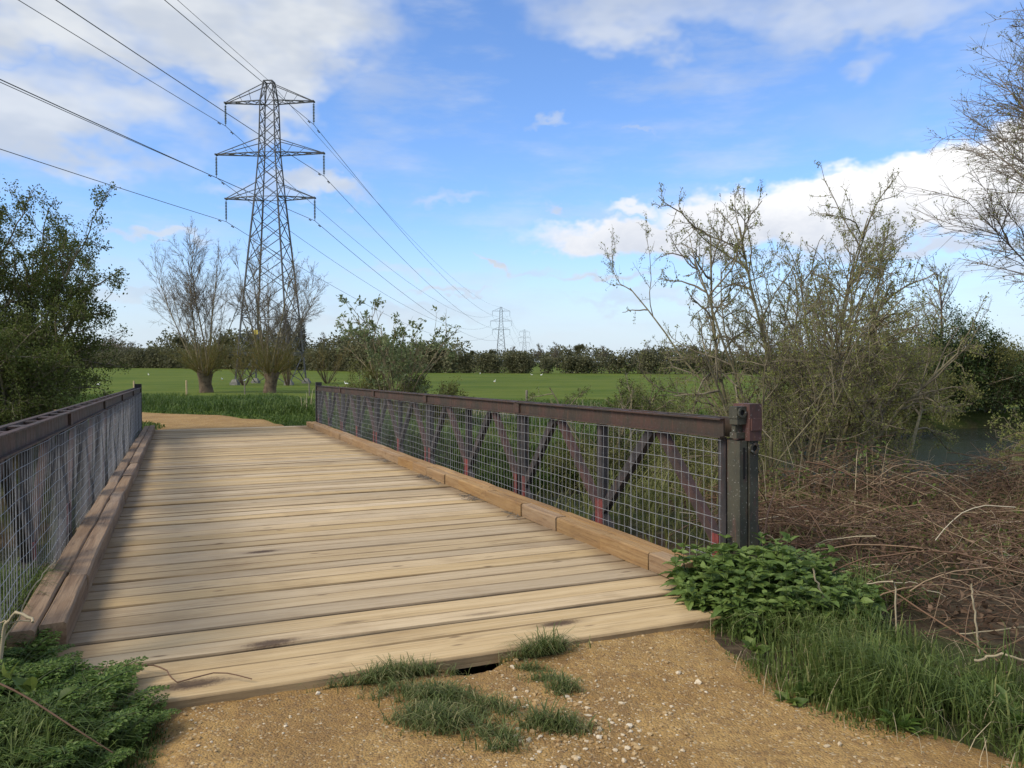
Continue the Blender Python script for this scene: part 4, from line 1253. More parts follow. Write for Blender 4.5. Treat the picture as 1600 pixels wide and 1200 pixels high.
# pollard willows in the field
def pollard(seed, h, trunk_h, trunk_r, lean):
    rng = np.random.default_rng(seed)
    # stout trunk with a swollen head
    zs = np.array([-0.4, 0.0, 0.5, 1.0, 1.6, 2.1, 2.5, 2.8]) * trunk_h / 2.6
    rr = np.array([1.12, 1.0, 0.90, 0.86, 0.92, 1.12, 1.05, 0.5]) * trunk_r
    k = 14
    th = np.arange(k) * 2 * np.pi / k
    rad = rr[:, None] * (1 + 0.11 * np.sin(th * 3 + seed)[None] + 0.06 * rng.normal(size=(len(zs), k)))
    V = np.stack([rad * np.cos(th) + (lean * zs)[:, None] * 0.1, rad * np.sin(th), np.broadcast_to(zs[:, None], rad.shape)], -1).reshape(-1, 3)
    i = np.arange(len(zs) * k).reshape(len(zs), k)
    Q = np.stack([i[:-1], np.roll(i[:-1], -1, 1), np.roll(i[1:], -1, 1), i[1:]], -1).reshape(-1, 4)
    V = np.concatenate([V, [[lean * 0.3, 0, zs[-1] + 0.1]]])
    top = np.stack([i[-1], np.roll(i[-1], -1), np.full(k, len(V) - 1)], -1)
    trunk = mesh('trunk', V, [Q, top], M['bark_willow'], True)
    def fan(n, tmax, tmin=0.0):
        a = rng.uniform(0, 6.28, n); tl = rng.uniform(tmin, tmax, n)
        z0 = rng.uniform(0.70, 1.02, n) * trunk_h
        st = np.column_stack([np.cos(a) * trunk_r * 0.7, np.sin(a) * trunk_r * 0.7, z0])
        return st, np.column_stack([np.cos(a) * tl, np.sin(a) * tl, np.ones(n)])
    # tall limbs
    n = 12
    st, dr = fan(n, 0.72)
    dr[:, 0] += lean * 0.12
    lv = grow(rng, st, dr, (h - trunk_h) * rng.uniform(0.62, 1.0, n), rng.uniform(0.05, 0.10, n), [
        dict(seg=10, wob=0.045, up=0.06, tip=0.15, kids=15, t0=0.2, ang=0.55, asd=0.15, lr=0.30, rr=0.38, rmin=0.02),
        dict(seg=6, wob=0.08, up=0.05, tip=0.3, kids=8, t0=0.1, ang=0.6, asd=0.2, lr=0.45, rr=0.5, rmin=0.012),
        dict(seg=4, wob=0.10, up=0.01, tip=0.5, kids=5, ang=0.55, lr=0.5, rr=0.6, rmin=0.007),
        dict(seg=3, wob=0.12, up=-0.02, tip=0.5, kids=1, ang=0.6, lr=0.4, rr=0.6)])
    limbs = wood_mesh('limbs', lv[:1], [6], M['twig_willow'])
    twigs = wood_mesh('twigs', lv[1:], [4, 3, 3], M['twig_grey'])
    # dense young shoots round the head
    n = 120
    st, dr = fan(n, 2.4, 0.1)
    sh = grow(rng, st, dr, rng.uniform(1.0, 4.6, n), rng.uniform(0.018, 0.035, n), [
        dict(seg=7, wob=0.06, up=0.05, tip=0.3, kids=5, t0=0.3, ang=0.4, lr=0.4, rr=0.6, rmin=0.010),
        dict(seg=4, wob=0.08, up=0.05, tip=0.4, kids=1, ang=0.5, lr=0.4, rr=0.6)])
    shoots = wood_mesh('shoots', sh, [4, 3], M['shoot_willow'])
    C, D, _ = on_twigs(rng, sh[1], 1800)
    V, F, t = leaf_cluster(rng, C, D, 2, 0.08, 0.13, width=0.35)
    C2, D2, _ = on_twigs(rng, lv[3], 2200)
    V2, F2, t2 = leaf_cluster(rng, C2, D2, 1, 0.05, 0.10, width=0.3)
    buds = mesh('buds', np.concatenate([V, V2]), np.concatenate([F, F2 + len(V)]), M['leaf_scrub'], False, np.concatenate([t, t2]))
    return [('trunk', trunk), ('limbs', limbs), ('twigs', twigs), ('shoots', shoots), ('crown', buds)]
tree_object('pollard_willow', stand(-30.2, 78.5), 'pollard willow with tall bare limbs and no pylon behind its trunk', 'tree', pollard(611, 16.0, 2.2, 0.66, -0.6), 'pollard willows in the field')
tree_object('pollard_willow', stand(-23.6, 77.5), 'pollard willow with spreading bare limbs standing in front of the nearest pylon', 'tree', pollard(612, 14.5, 2.1, 0.62, 1.4), 'pollard willows in the field')

# smaller trees round the pylon foot
def shooty(seed, h, n):
    rng = np.random.default_rng(seed)
    a = rng.uniform(0, 6.28, n); tl = rng.uniform(0.05, 0.8, n)
    st = np.column_stack([np.cos(a) * 0.15, np.sin(a) * 0.15, np.full(n, -0.1)])
    sh = grow(rng, st, np.column_stack([np.cos(a) * tl, np.sin(a) * tl, np.ones(n)]), h * rng.uniform(0.5, 1.0, n), rng.uniform(0.03, 0.07, n), [
        dict(seg=8, wob=0.06, up=0.06, tip=0.25, kids=10, t0=0.2, ang=0.45, lr=0.35, rr=0.5, rmin=0.018),
        dict(seg=5, wob=0.09, up=0.03, tip=0.4, kids=5, ang=0.5, lr=0.4, rr=0.6, rmin=0.012),
        dict(seg=3, wob=0.1, up=0.0, tip=0.4, kids=1, ang=0.5, lr=0.4, rr=0.6)])
    return [('stems', wood_mesh('stems', sh[:1], [5], M['bark_willow'])), ('twigs', wood_mesh('twigs', sh[1:], [3, 3], M['shoot_willow']))]
for k, (x, y, h, n, lab) in enumerate([(-35.0, 104.0, 6.5, 14, 'bare many-stemmed sapling beside the pylon foot nearest the first pollard'), (-29.0, 103.0, 6.0, 14, 'bare many-stemmed sapling under the middle of the nearest pylon'), (-26.0, 112.0, 7.0, 15, 'bare many-stemmed sapling just outside the pylon legs')]):
    tree_object('willow_sapling', stand(x, y), lab, 'sapling', shooty(630 + k, h, n))

# ------------------------------------------------------------------ hedgerow, woods and far trees
def blob_leaves(rng, C, Rad, n, size, flat=0.8):
    """leaf-sized faces spread through a crown of overlapping lumps, denser near the skin"""
    C = np.asarray(C, float); Rad = np.asarray(Rad, float)
    w = Rad ** 2 / np.sum(Rad ** 2)
    i = rng.choice(len(C), n, p=w)
    d = unit(rng.normal(size=(n, 3)))
    r = rng.random(n) ** 0.42
    P = C[i] + d * (Rad[i] * r)[:, None] * np.array([1, 1, flat])
    return leaves(rng, P, unit(d + rng.normal(size=(n, 3)) * 0.9), size * rng.uniform(0.6, 1.3, n), width=0.75, tint=np.clip(0.25 + 0.5 * rng.random(n) + 0.25 * rng.normal(size=len(C))[i], 0, 1))

def hedge_line(name, pts, h0, h1, dens, size, label, kind='stuff', bot=0.0, depth=3.0, mat='leaf_far', seed=1, fence=False):
    rng = np.random.default_rng(seed)
    pts = np.array(pts, float)
    seg = np.linalg.norm(np.diff(pts, axis=0), axis=1)
    tt = np.concatenate([[0], np.cumsum(seg)])
    n = int(tt[-1] / 1.1)
    s = np.sort(rng.uniform(0, tt[-1], n))
    x = np.interp(s, tt, pts[:, 0]); y = np.interp(s, tt, pts[:, 1])
    h = h0 + (h1 - h0) * np.clip(0.5 + 1.3 * VNS(s * 0.05, s * 0 + seed, 1.0) + 0.5 * VNS(s * 0.25, s * 0 + 3 + seed, 1.0), 0, 1)
    z = terr(x, y)
    C = []; Rd = []
    for k in range(3):
        f = (0.25, 0.55, 0.80)[k]
        C.append(np.column_stack([x + rng.normal(0, depth * 0.3, n), y + rng.normal(0, depth * 0.35, n), z + h * f]))
        Rd.append(h * (0.34, 0.30, 0.22)[k] * rng.uniform(0.8, 1.2, n))
    V, F, t = blob_leaves(rng, np.concatenate(C), np.concatenate(Rd), int(tt[-1] * dens), size, 1.0)
    o = link(name, mesh(name, V, F, M[mat], False, t))
    tag(o, label, 'hedge', kind=kind)
    return o
hedge_line('hedgerow', [(-14, 222), (10, 208), (40, 202), (90, 205), (160, 215)], 4.8, 6.0, 330, 0.55, 'dark clipped hedgerow along the right-hand edge of the field', seed=2, depth=2.2)
hedge_line('hedgerow', [(-270, 418), (-215, 392), (-150, 350), (-95, 300), (-50, 255), (-14, 222)], 6.5, 9.5, 190, 0.9, 'dark hedgerow along the far edge of the field behind the pollard willows', seed=3, depth=4)
hedge_line('wood', [(-190, 420), (-140, 390), (-95, 360), (-60, 330)], 13, 19, 120, 1.2, 'dark wood standing behind the hedgerow and the nearest pylon', seed=4, depth=9)
hedge_line('wood', [(-300, 470), (-250, 450), (-205, 430)], 11, 16, 100, 1.2, 'brown wood behind the hedgerow near the dense hawthorn tree', seed=5, depth=9, mat='leaf_far_twig')
hedge_line('wood', [(-55, 420), (-30, 400), (0, 420), (30, 430), (60, 420), (110, 410), (190, 400)], 8.0, 12, 110, 1.1, 'low distant wood behind the clipped hedgerow', seed=6, depth=9)
hedge_line('wood', [(-520, 560), (-420, 540), (-330, 520)], 12, 16, 60, 1.6, 'distant wood far beyond the dense hawthorn tree', seed=7, depth=9)

def far_tree(seed, h, w, mat, twigs=True, n=1600, size=0.6):
    rng = np.random.default_rng(seed)
    lv = grow(rng, [(0, 0, -0.3)], [(0, 0, 1)], [h * 0.85], [h * 0.022], [
        dict(seg=8, wob=0.04, up=0.05, tip=0.15, kids=16, kmin=14, t0=0.22, ang=0.7, lr=w, rr=0.4, lt=1.1),
        dict(seg=5, wob=0.12, up=0.05, tip=0.3, kids=8, t0=0.2, ang=0.6, lr=0.45, rr=0.5, rmin=0.05),
        dict(seg=4, wob=0.14, up=0.02, tip=0.5, kids=5, ang=0.6, lr=0.45, rr=0.6, rmin=0.04),
        dict(seg=3, wob=0.14, up=0.0, tip=0.5, kids=1, ang=0.6, lr=0.45, rr=0.6)])
    C, D, _ = on_twigs(rng, lv[3], n)
    V, F, t = leaf_cluster(rng, C, D, 2, 0.25, size, width=0.6)
    return [('trunk', wood_mesh('trunk', lv[:2], [6, 4], M['bark_willow'])), ('twigs', wood_mesh('twigs', lv[2:], [3, 3], M['twig_grey'])), ('crown', mesh('crown', V, F, M[mat], False, t))]
ft = [far_tree(701, 12, 0.42, 'leaf_far_twig', n=1200, size=0.35), far_tree(702, 11, 0.5, 'leaf_far', n=2600, size=0.5), far_tree(703, 13, 0.38, 'leaf_far_twig', n=900, size=0.3)]
for k, (px, d, s, v) in enumerate([(870, 330, 0.85, 2), (845, 335, 0.9, 0), (905, 330, 0.9, 1), (800, 420, 0.95, 0), (770, 400, 0.8, 1), (740, 380, 0.75, 1), (715, 370, 0.8, 0), (690, 360, 0.85, 1), (655, 350, 1.0, 1), (600, 330, 1.05, 1), (570, 330, 1.1, 0), (535, 345, 1.15, 0), (505, 350, 1.2, 2), (450, 350, 1.2, 0), (345, 360, 1.25, 1), (280, 370, 1.3, 1), (240, 430, 1.0, 1), (205, 440, 1.2, 0), (180, 440, 1.3, 2), (945, 340, 0.85, 0), (1010, 350, 0.95, 2), (1080, 350, 0.9, 1), (1160, 340, 0.9, 0)]):
    x = (px - 800) / 1244 * d
    r = tree_object('field_tree', stand(x, d), 'distant small tree showing above the far hedges and woods', 'tree', ft[v], 'distant trees above the hedges')
    r.rotation_euler.z = k * 1.7; r.scale = (s, s, s)
def poplar(seed, h):
    rng = np.random.default_rng(seed)
    n = 60
    z = rng.uniform(0.06, 0.9, n) * h
    C = np.column_stack([rng.normal(0, 0.35, n), rng.normal(0, 0.35, n), z])
    Rd = 0.075 * h * (0.45 + np.sin(np.pi * np.clip(z / h, 0.05, 0.98)) * 0.9)
    V, F, t = blob_leaves(rng, C, Rd, 3600, 0.6, 1.6)
    tr = grow(rng, [(0, 0, -0.3)], [(0, 0, 1)], [h * 0.9], [0.3], [dict(seg=6, wob=0.02, tip=0.2)])
    return [('trunk', wood_mesh('trunk', tr, [6], M['bark_willow'])), ('crown', mesh('crown', V, F, M['leaf_far_twig'], False, t))]
for k, (px, d, h, lab) in enumerate([(448, 345, 23, 'columnar poplar seen between the legs of the nearest pylon'), (470, 350, 24, 'columnar poplar seen just beside the nearest pylon')]):
    tree_object('poplar_tree', stand((px - 800) / 1244 * d, d), lab, 'tree', poplar(740 + k, h))

def build_hill():
    x = np.linspace(-3600, 3600, 80)
    yb = 3600 + 0 * x
    h = 45 + 70 * (VNS(x * 0.0016, x * 0 + 2, 1.0) + 0.25) * smooth01((-x + 800) / 1800)
    h = np.maximum(h * smooth01((-x + 200) / 1500), -3)
    V = np.concatenate([np.column_stack([x, yb - 900, 0 * x - 6]), np.column_stack([x, yb, h]), np.column_stack([x, yb + 900, 0 * x - 6])])
    n = len(x); i = np.arange(n - 1)
    F = np.concatenate([np.stack([i + s * n, i + 1 + s * n, i + 1 + (s + 1) * n, i + (s + 1) * n], -1) for s in range(2)])
    tag(link('distant_hills', mesh('distant_hills', V, F, M['hill'], True)), kind='structure')
build_hill()

# ------------------------------------------------------------------ pylons and lines
LINE_DIR = np.array([0.0566, 1.0]); LINE_DIR /= np.linalg.norm(LINE_DIR)
PYL = [(-55.5, -291.0), (-32.9, 109.0), (-7.6, 556.0), (14.8, 945.0), (40.0, 1390.0)]
ARMS = [(38.25, 6.1), (31.3, 7.45), (25.3, 6.15)]       # height above the feet, reach
ZW = [(0.0, 7.3), (9.0, 5.95), (16.5, 4.7), (25.3, 3.15), (31.3, 2.25), (38.25, 1.9), (41.0, 1.15)]
def pw(z):
    return float(np.interp(z, [a for a, b in ZW], [b for a, b in ZW])) / 2
INS = 3.1
def build_pylon():
    root = empty('electricity_pylon')
    tag(root, 'tall steel lattice pylon standing behind the two pollard willows', 'pylon', 'pylons along the line')
    leg_levels = [0, 4.2, 9.0, 13.0, 16.5, 19.6, 22.5, 25.3, 27.5, 29.5, 31.3, 33.2, 35.0, 36.7, 38.25, 41.0]
    for sx in (-1, 1):
        for sy in (-1, 1):
            mb = MB()
            for (a, _), (b, _) in zip(ZW[:-1], ZW[1:]):
                w = 0.19 if a < 20 else 0.14
                mb.bar((sx * pw(a), sy * pw(a), a), (sx * pw(b), sy * pw(b), b), w)
            mb.build('leg', M['pylon'], root)
            mb = MB(); q = pw(0)
            for (z0, z1, r0, r1) in ((-0.5, 0.35, 0.55, 0.5), (0.351, 0.75, 0.42, 0.25)):
                V = [(sx * q - r0, sy * q - r0, z0), (sx * q + r0, sy * q - r0, z0), (sx * q + r0, sy * q + r0, z0), (sx * q - r0, sy * q + r0, z0), (sx * q - r1, sy * q - r1, z1), (sx * q + r1, sy * q - r1, z1), (sx * q + r1, sy * q + r1, z1), (sx * q - r1, sy * q + r1, z1)]
                mb.add(V, BOXF)
            mb.build('foot', M['concrete'], root)
    def face(k, u, z):
        w = pw(z)
        return {0: (u * w, -w, z), 1: (u * w, w, z), 2: (-w, u * w, z), 3: (w, u * w, z)}[k]
    for k in range(4):
        mb = MB()
        for a, b in zip(leg_levels[:-1], leg_levels[1:]):
            w = 0.09 if a < 22 else 0.075
            mb.bar(face(k, -1, a), face(k, 1, b), w)
            mb.bar(face(k, 1, a), face(k, -1, b), w)
            if a in (4.2, 9.0, 25.3, 31.3, 38.25): mb.bar(face(k, -1, a), face(k, 1, a), w)
            if a < 16:
                m = (a + b) / 2
                mb.bar(face(k, -1, m), face(k, -0.45, (a + m) / 2), 0.07); mb.bar(face(k, 1, m), face(k, 0.45, (a + m) / 2), 0.07)
        mb.bar(face(k, -1, 41.0), face(k, 1, 41.0), 0.13)
        # anti-climbing wires
        for z in (4.0, 4.35):
            mb.bar(face(k, -1.35, z), face(k, 1.35, z), 0.05)
        mb.build('lattice_face', M['pylon'], root)
    for (z, rch) in ARMS:
        for s in (-1, 1):
            mb = MB(); w = pw(z); up = 2.35 if z > 38 else 1.9
            tip = np.array([s * rch, 0, z])
            for sy in (-1, 1):
                root_lo = np.array([s * w, sy * w, z]); wu = pw(z + up)
                root_hi = np.array([s * wu, sy * wu, z + up])
                tl = tip + np.array([0, sy * 0.18, 0])
                mb.bar(root_lo, tl, 0.13); mb.bar(root_hi, tl, 0.09)
                n = 4
                for i in range(n):
                    f0, f1 = i / n, (i + 0.5) / n
                    a_ = root_lo + (tl - root_lo) * f0; b_ = root_hi + (tl - root_hi) * f1
                    if i and sy < 0 and i < 3: mb.bar(a_, b_, 0.05)
            n = 4
            for i in range(n):
                f0, f1 = i / n, (i + 1) / n
                a0 = np.array([s * w, -w, z]); a1 = np.array([s * w, w, z]); 
                pa_ = a0 + (tip - a0) * f0; pb_ = a1 + (tip - a1) * f1
                mb.bar(pa_, pb_, 0.07)
                pa_ = a1 + (tip - a1) * f0; pb_ = a0 + (tip - a0) * f1
                if i < 3: mb.bar(pa_, pb_, 0.07)
            mb.bar(tip - np.array([0, 0.35, 0]), tip + np.array([0, 0.35, 0]), 0.2)
            mb.build('crossarm', M['pylon'], root)
            # insulator string of discs
            mb = MB()
            nz = 12
            zz = []; rr = []
            for i in range(nz):
                z0 = z - 0.35 - i * (INS - 0.65) / nz; st = (INS - 0.65) / nz
                zz += [z0, z0 - st * 0.35, z0 - st * 0.42, z0 - st * 0.95]; rr += [0.05, 0.16, 0.16, 0.05]
            zz = [z - 0.05] + zz + [z - INS + 0.05]; rr = [0.035] + rr + [0.05]
            P = np.column_stack([np.full(len(zz), s * rch), np.zeros(len(zz)), zz])[None]
            V, F = tubes(P, np.array(rr)[None], 8)
            mb.add(V, F)
            mb.build('insulator', M['insulator'], root)
    for (k, u, z, mt, sz) in ((0, -0.30, 7.0, 'sign_yellow', 0.62), (2, -0.1, 6.8, 'sign_pale', 0.6), (0, 0.75, 6.7, 'sign_pale', 0.7), (3, 0.3, 6.9, 'sign_pale', 0.5)):
        mb = MB(); p = np.array(face(k, u, z)); o_ = {0: (0, -1), 1: (0, 1), 2: (-1, 0), 3: (1, 0)}[k]
        c = p + np.array([o_[0] * 0.16, o_[1] * 0.16, 0])
        ex = sz if o_[0] == 0 else 0.02; ey = sz if o_[1] == 0 else 0.02
        mb.box(c[0] - ex / 2, c[0] + ex / 2, c[1] - ey / 2, c[1] + ey / 2, z - 0.3, z + 0.3)
        mb.build('warning_plate', M[mt], root)
    return root
pyl0 = build_pylon()
PZ = []
for k, (x, y) in enumerate(PYL):
    z = terr1(x, y) if k == 1 else -1.5
    PZ.append(z)
    if k in (0, 4): continue
    p = pyl0 if k == 1 else copy_tree(pyl0)
    p.location = (x, y, z)
    p.rotation_euler.z = -math.atan2(LINE_DIR[0], LINE_DIR[1])
    if k == 2: p['label'] = 'distant steel pylon second along the power line, beyond the hedgerow'
    if k == 3: p['label'] = 'faint small pylon farthest along the power line above the hedge'
def conductor(off, zoff, sag, r, name, label, group, extras=True):
    perp = np.array([LINE_DIR[1], -LINE_DIR[0]])
    mb = MB()
    for k in range(len(PYL) - 1):
        a = np.array([*(np.array(PYL[k]) + perp * off), PZ[k] + zoff]); b = np.array([*(np.array(PYL[k + 1]) + perp * off), PZ[k + 1] + zoff])
        n = 60
        t = np.linspace(0, 1, n)
        P = a + (b - a) * t[:, None]
        P[:, 2] -= 4 * sag * (0.5 if k == 0 else 1.0) * t * (1 - t)
        V, F = tubes(P[None], np.full((1, n), r), 5)
        mb.add(V, F)
        if extras:  # vibration dampers beside each pylon
            for (P0, Q0) in ((P[0], P[1]), (P[-1], P[-2])):
                d = unit(Q0 - P0)
                c = P0 + d * 2.1 - np.array([0, 0, 0.16])
                for e in (-1, 1):
                    mb.bar(c + d * e * 0.18, c + d * e * 0.36, 0.13)
                mb.bar(c - d * 0.2, c + d * 0.2, 0.05); mb.bar(c + np.array([0, 0, 0.15]), c, 0.06)
    tag(mb.build(name, M['conductor']), label, 'power line', group)
for (z, rch), nm in zip(ARMS, ('top', 'middle', 'bottom')):
    for s in (-1, 1):
        conductor(s * rch, z - INS, 9.5, 0.036, 'overhead_conductor', 'dark power line hanging from insulators of the %s pair of pylon crossarms' % nm, '%s power lines' % nm)
conductor(0.0, 41.1, 7.0, 0.028, 'earth_wire', 'thin wire strung from pylon peak to pylon peak above the conductors', None, False)

# ------------------------------------------------------------------ fence posts and birds in the field
def fence_post(x, y, h, mat, label, tilt=0.0):
    rng = np.random.default_rng(int(abs(x * 100 + y)))
    P = np.array([[0, 0, -0.3], [0.01, 0, 0.3 * h], [0, 0.01, 0.7 * h], [tilt, 0, h - 0.04], [tilt, 0, h]])
    V, F = tubes(P[None], np.array([[0.062, 0.06, 0.058, 0.056, 0.03]]), 8)
    mb = MB(); mb.add(V, F); disc(mb, (tilt, 0, h), (0, 0, 1), 0.03, 8)
    o = mb.build('fence_post', M[mat], None, True, loc=stand(x, y))
    tag(o, label, 'fence post', 'fence posts at the field edge')
for (px, d, h, mt, lab) in [(291, 52, 1.25, 'post_pale', 'pale new wooden fence post beside the first pollard willow'), (209, 50, 1.15, 'post_pale', 'pale wooden fence post beside the far end of the brown-kerbed parapet'), (382, 74, 1.2, 'post_grey', 'grey fence post between the two pollard willows'), (483, 70, 1.2, 'post_grey', 'grey fence post near the far end post of the mesh rail'), (702, 36, 1.3, 'post_grey', 'dark weathered fence post beyond the tall pale-leaved shrub'), (823, 38, 1.35, 'post_grey', 'dark weathered fence post in rough grass before the small hawthorn')]:
    fence_post((px - 800) / 1244 * d, d, h, mt, lab)

def white_bird():
    root = empty('white_bird')
    P = np.array([[-0.42, 0, 0.30], [-0.28, 0, 0.31], [-0.10, 0, 0.30], [0.10, 0, 0.31], [0.24, 0, 0.38], [0.30, 0, 0.50], [0.31, 0, 0.62], [0.35, 0, 0.68], [0.42, 0, 0.67]])
    rr = np.array([0.02, 0.09, 0.15, 0.14, 0.075, 0.045, 0.042, 0.055, 0.03])
    V, F = tubes(P[None], rr[None], 8)
    mb = MB(); mb.add(V, F); mb.build('body', M['bird'], root, True)
    mb = MB(); mb.bar((0.42, 0, 0.67), (0.50, 0, 0.655), 0.03); mb.build('bill', M['bill'], root)
    for s in (-1, 1):
        mb = MB(); mb.bar((0.0, s * 0.05, 0.0), (0.0, s * 0.05, 0.2), 0.025); mb.bar((-0.02, s * 0.05, 0.01), (0.09, s * 0.05, 0.01), 0.06, 0.015); mb.build('leg', M['bill'], root)
    return root
bird0 = white_bird()
birds = [(153, 100), (232, 170), (347, 125), (382, 118), (541, 104), (773, 118), (750, 190), (831, 175), (846, 175)]
for k, (px, d) in enumerate(birds):
    o = bird0 if k == 0 else copy_tree(bird0)
    x = (px - 800) / 1244 * d
    o.location = stand(x, d)
    o.rotation_euler.z = k * 2.3; o.scale = (0.72, 0.72, 0.72)
    tag(o, 'small white goose-like bird grazing on the open green field', 'bird', 'white birds on the field')

# ------------------------------------------------------------------ grass, nettles, brambles, stones
def blades(rng, P, h, w, lean, tint, bias=(0, 0)):
    """curved grass blades rooted at P"""
    n = len(P)
    a = rng.uniform(0, 6.28, n)
    d = np.column_stack([np.cos(a), np.sin(a), np.zeros(n)]) + np.array([bias[0], bias[1], 0])
    s = unit(np.column_stack([-d[:, 1], d[:, 0], np.zeros(n)]) + rng.normal(size=(n, 3)) * 0.15)
    ln = (np.asarray(lean) * rng.uniform(0.2, 1.4, n))[:, None]
    h = h[:, None]
    up = np.array([0, 0, 1.0])
    m1 = P + d * ln * h * 0.18 + up * h * 0.45
    m2 = P + d * ln * h * 0.52 + up * h * 0.80
    tp = P + d * ln * h * 1.0 + up * h * (1.0 - 0.35 * np.minimum(ln, 1.2))
    w = (np.asarray(w) * rng.uniform(0.7, 1.2, n))[:, None]
    V = np.stack([P - s * w * 0.5, P + s * w * 0.5, m1 - s * w * 0.5, m1 + s * w * 0.5, m2 - s * w * 0.32, m2 + s * w * 0.32, tp], 1).reshape(-1, 3)
    i = np.arange(n)[:, None] * 7
    Q = np.concatenate([i + np.array([[0, 1, 3, 2]]), i + np.array([[2, 3, 5, 4]])])
    T3 = i + np.array([[4, 5, 6]])
    return V, [Q, T3], np.repeat(tint, 7)

def scatter(rng, n, x0, x1, y0, y1, dens):
    x = rng.uniform(x0, x1, n); y = rng.uniform(y0, y1, n)
    k = rng.random(n) < dens(x, y)
    return x[k], y[k]

def edge_gap(x, y):
    """distance outside the near path's edges; negative on the path"""
    L, Rr = near_edge(y)
    return np.where(x > 0, x - Rr + 0.30, L - x) + 0.10 * VNS(x, y, 4.0) + 0.06 * VNS(x, y, 11.0)
def off_deck(x, y):
    bx, by = to_br(x, y)
    return ~((np.abs(bx + 0.36) < 2.14) & (by > -0.17) & (by < BR_LEN + 0.2))

def verge_grass():
    rng = np.random.default_rng(900)
    # right verge
    def dens(x, y):
        g = edge_gap(x, y)
        d = smooth01((g + 0.12) / 0.30) * (1 - smooth01((g - 0.95 - 0.6 * VNS(x, y, 1.2)) / 0.7))
        return d * np.clip(0.62 + 1.7 * VNS(x + 4, y, 2.6) + 0.8 * VNS(x, y + 2, 7.0), 0.03, 1) * off_deck(x, y)
    x, y = scatter(rng, 110000, 0.9, 4.8, 1.6, 5.4, dens)
    g = np.clip(edge_gap(x, y), 0, 2)
    h = (0.03 + 0.16 * smooth01(g / 0.6)) * rng.uniform(0.35, 1.4, len(x)) * np.clip(0.9 + 1.9 * VNS(x, y, 2.9), 0.25, 2.0)
    P = np.column_stack([x, y, terr(x, y) + 0.01])
    t = np.clip(rng.random(len(x)) ** 1.4 * 0.7 + 0.4 * VNS(x, y, 2.5) + 0.1 + 0.3 * (1 - smooth01(g / 0.25)) + 0.5 * (rng.random(len(x)) < 0.05), 0, 1)
    lb = 0.5 + 0.9 * (VNS(x + 6, y, 1.5) + 0.5)
    A = blades(rng, P, h, rng.choice([0.0040, 0.0060, 0.0095], len(x), p=[0.45, 0.4, 0.15]), lb, t, (-0.35, -0.15))
    # left verge
    x, y = scatter(rng, 70000, -4.4, -1.0, 1.6, 5.4, lambda x, y: smooth01((edge_gap(x, y) + 0.10) / 0.25) * np.clip(0.8 + 1.0 * VNS(x + 4, y, 2.6), 0.1, 1) * off_deck(x, y))
    g = np.clip(edge_gap(x, y), 0, 2)
    h = (0.03 + 0.19 * smooth01(g / 0.5)) * rng.uniform(0.5, 1.3, len(x))
    P = np.column_stack([x, y, terr(x, y) + 0.01])
    B = blades(rng, P, h, 0.006, 0.8, np.clip(rng.random(len(x)) ** 1.8 * 0.75, 0, 1), (0.2, -0.1))
    for nm, Z, lab in (('verge_grass', A, 'long green grass along the gravel path below the bramble bank'), ('verge_grass', B, 'lush dark grass at the path edge below the brown kerb')):
        tag(link(nm, mesh(nm, Z[0], Z[1], M['grass'], False, Z[2])), lab, 'grass', kind='stuff')
verge_grass()

def tuft(name, cx, cy, rx, ry, n, h, label, rot=0.0, seed=0, mat='grass_tuft'):
    rng = np.random.default_rng(910 + seed)
    r = np.sqrt(rng.random(n)) * (1 + 0.35 * rng.normal(size=n)); a = rng.uniform(0, 6.28, n)
    u = r * np.cos(a) * rx; v = r * np.sin(a) * ry
    x = cx + u * math.cos(rot) - v * math.sin(rot); y = cy + u * math.sin(rot) + v * math.cos(rot)
    keep = (VNS(x + seed, y, 11.0) + 0.6 * VNS(x, y + seed, 27.0) > (-0.2 if n > 500 else -2)) & (rng.random(n) < 0.8)
    x, y = x[keep], y[keep]; n = len(x)
    bx, by = to_br(x, y)
    ov = np.maximum(by + 0.215, 0)
    x = x - ov * BR_U[0]; y = y - ov * BR_U[1]
    Z = path_z(x, y)
    P = np.column_stack([x - cx, y - cy, Z - 0.004])
    V, F, t = blades(rng, P, 1.5 * h * rng.uniform(0.25, 1.3, n) ** 1.2 * (1.1 - 0.55 * np.minimum(r[keep], 1)), rng.choice([0.0030, 0.0046, 0.007], n, p=[0.5, 0.35, 0.15]), 1.4, np.clip(rng.random(n) ** 1.3, 0, 1))
    o = link(name, mesh(name, V, F, M[mat], False, t)); o.location = (cx, cy, 0)
    tag(o, label, 'grass tuft', 'grass tufts in the gravel')
A_ = -0.41
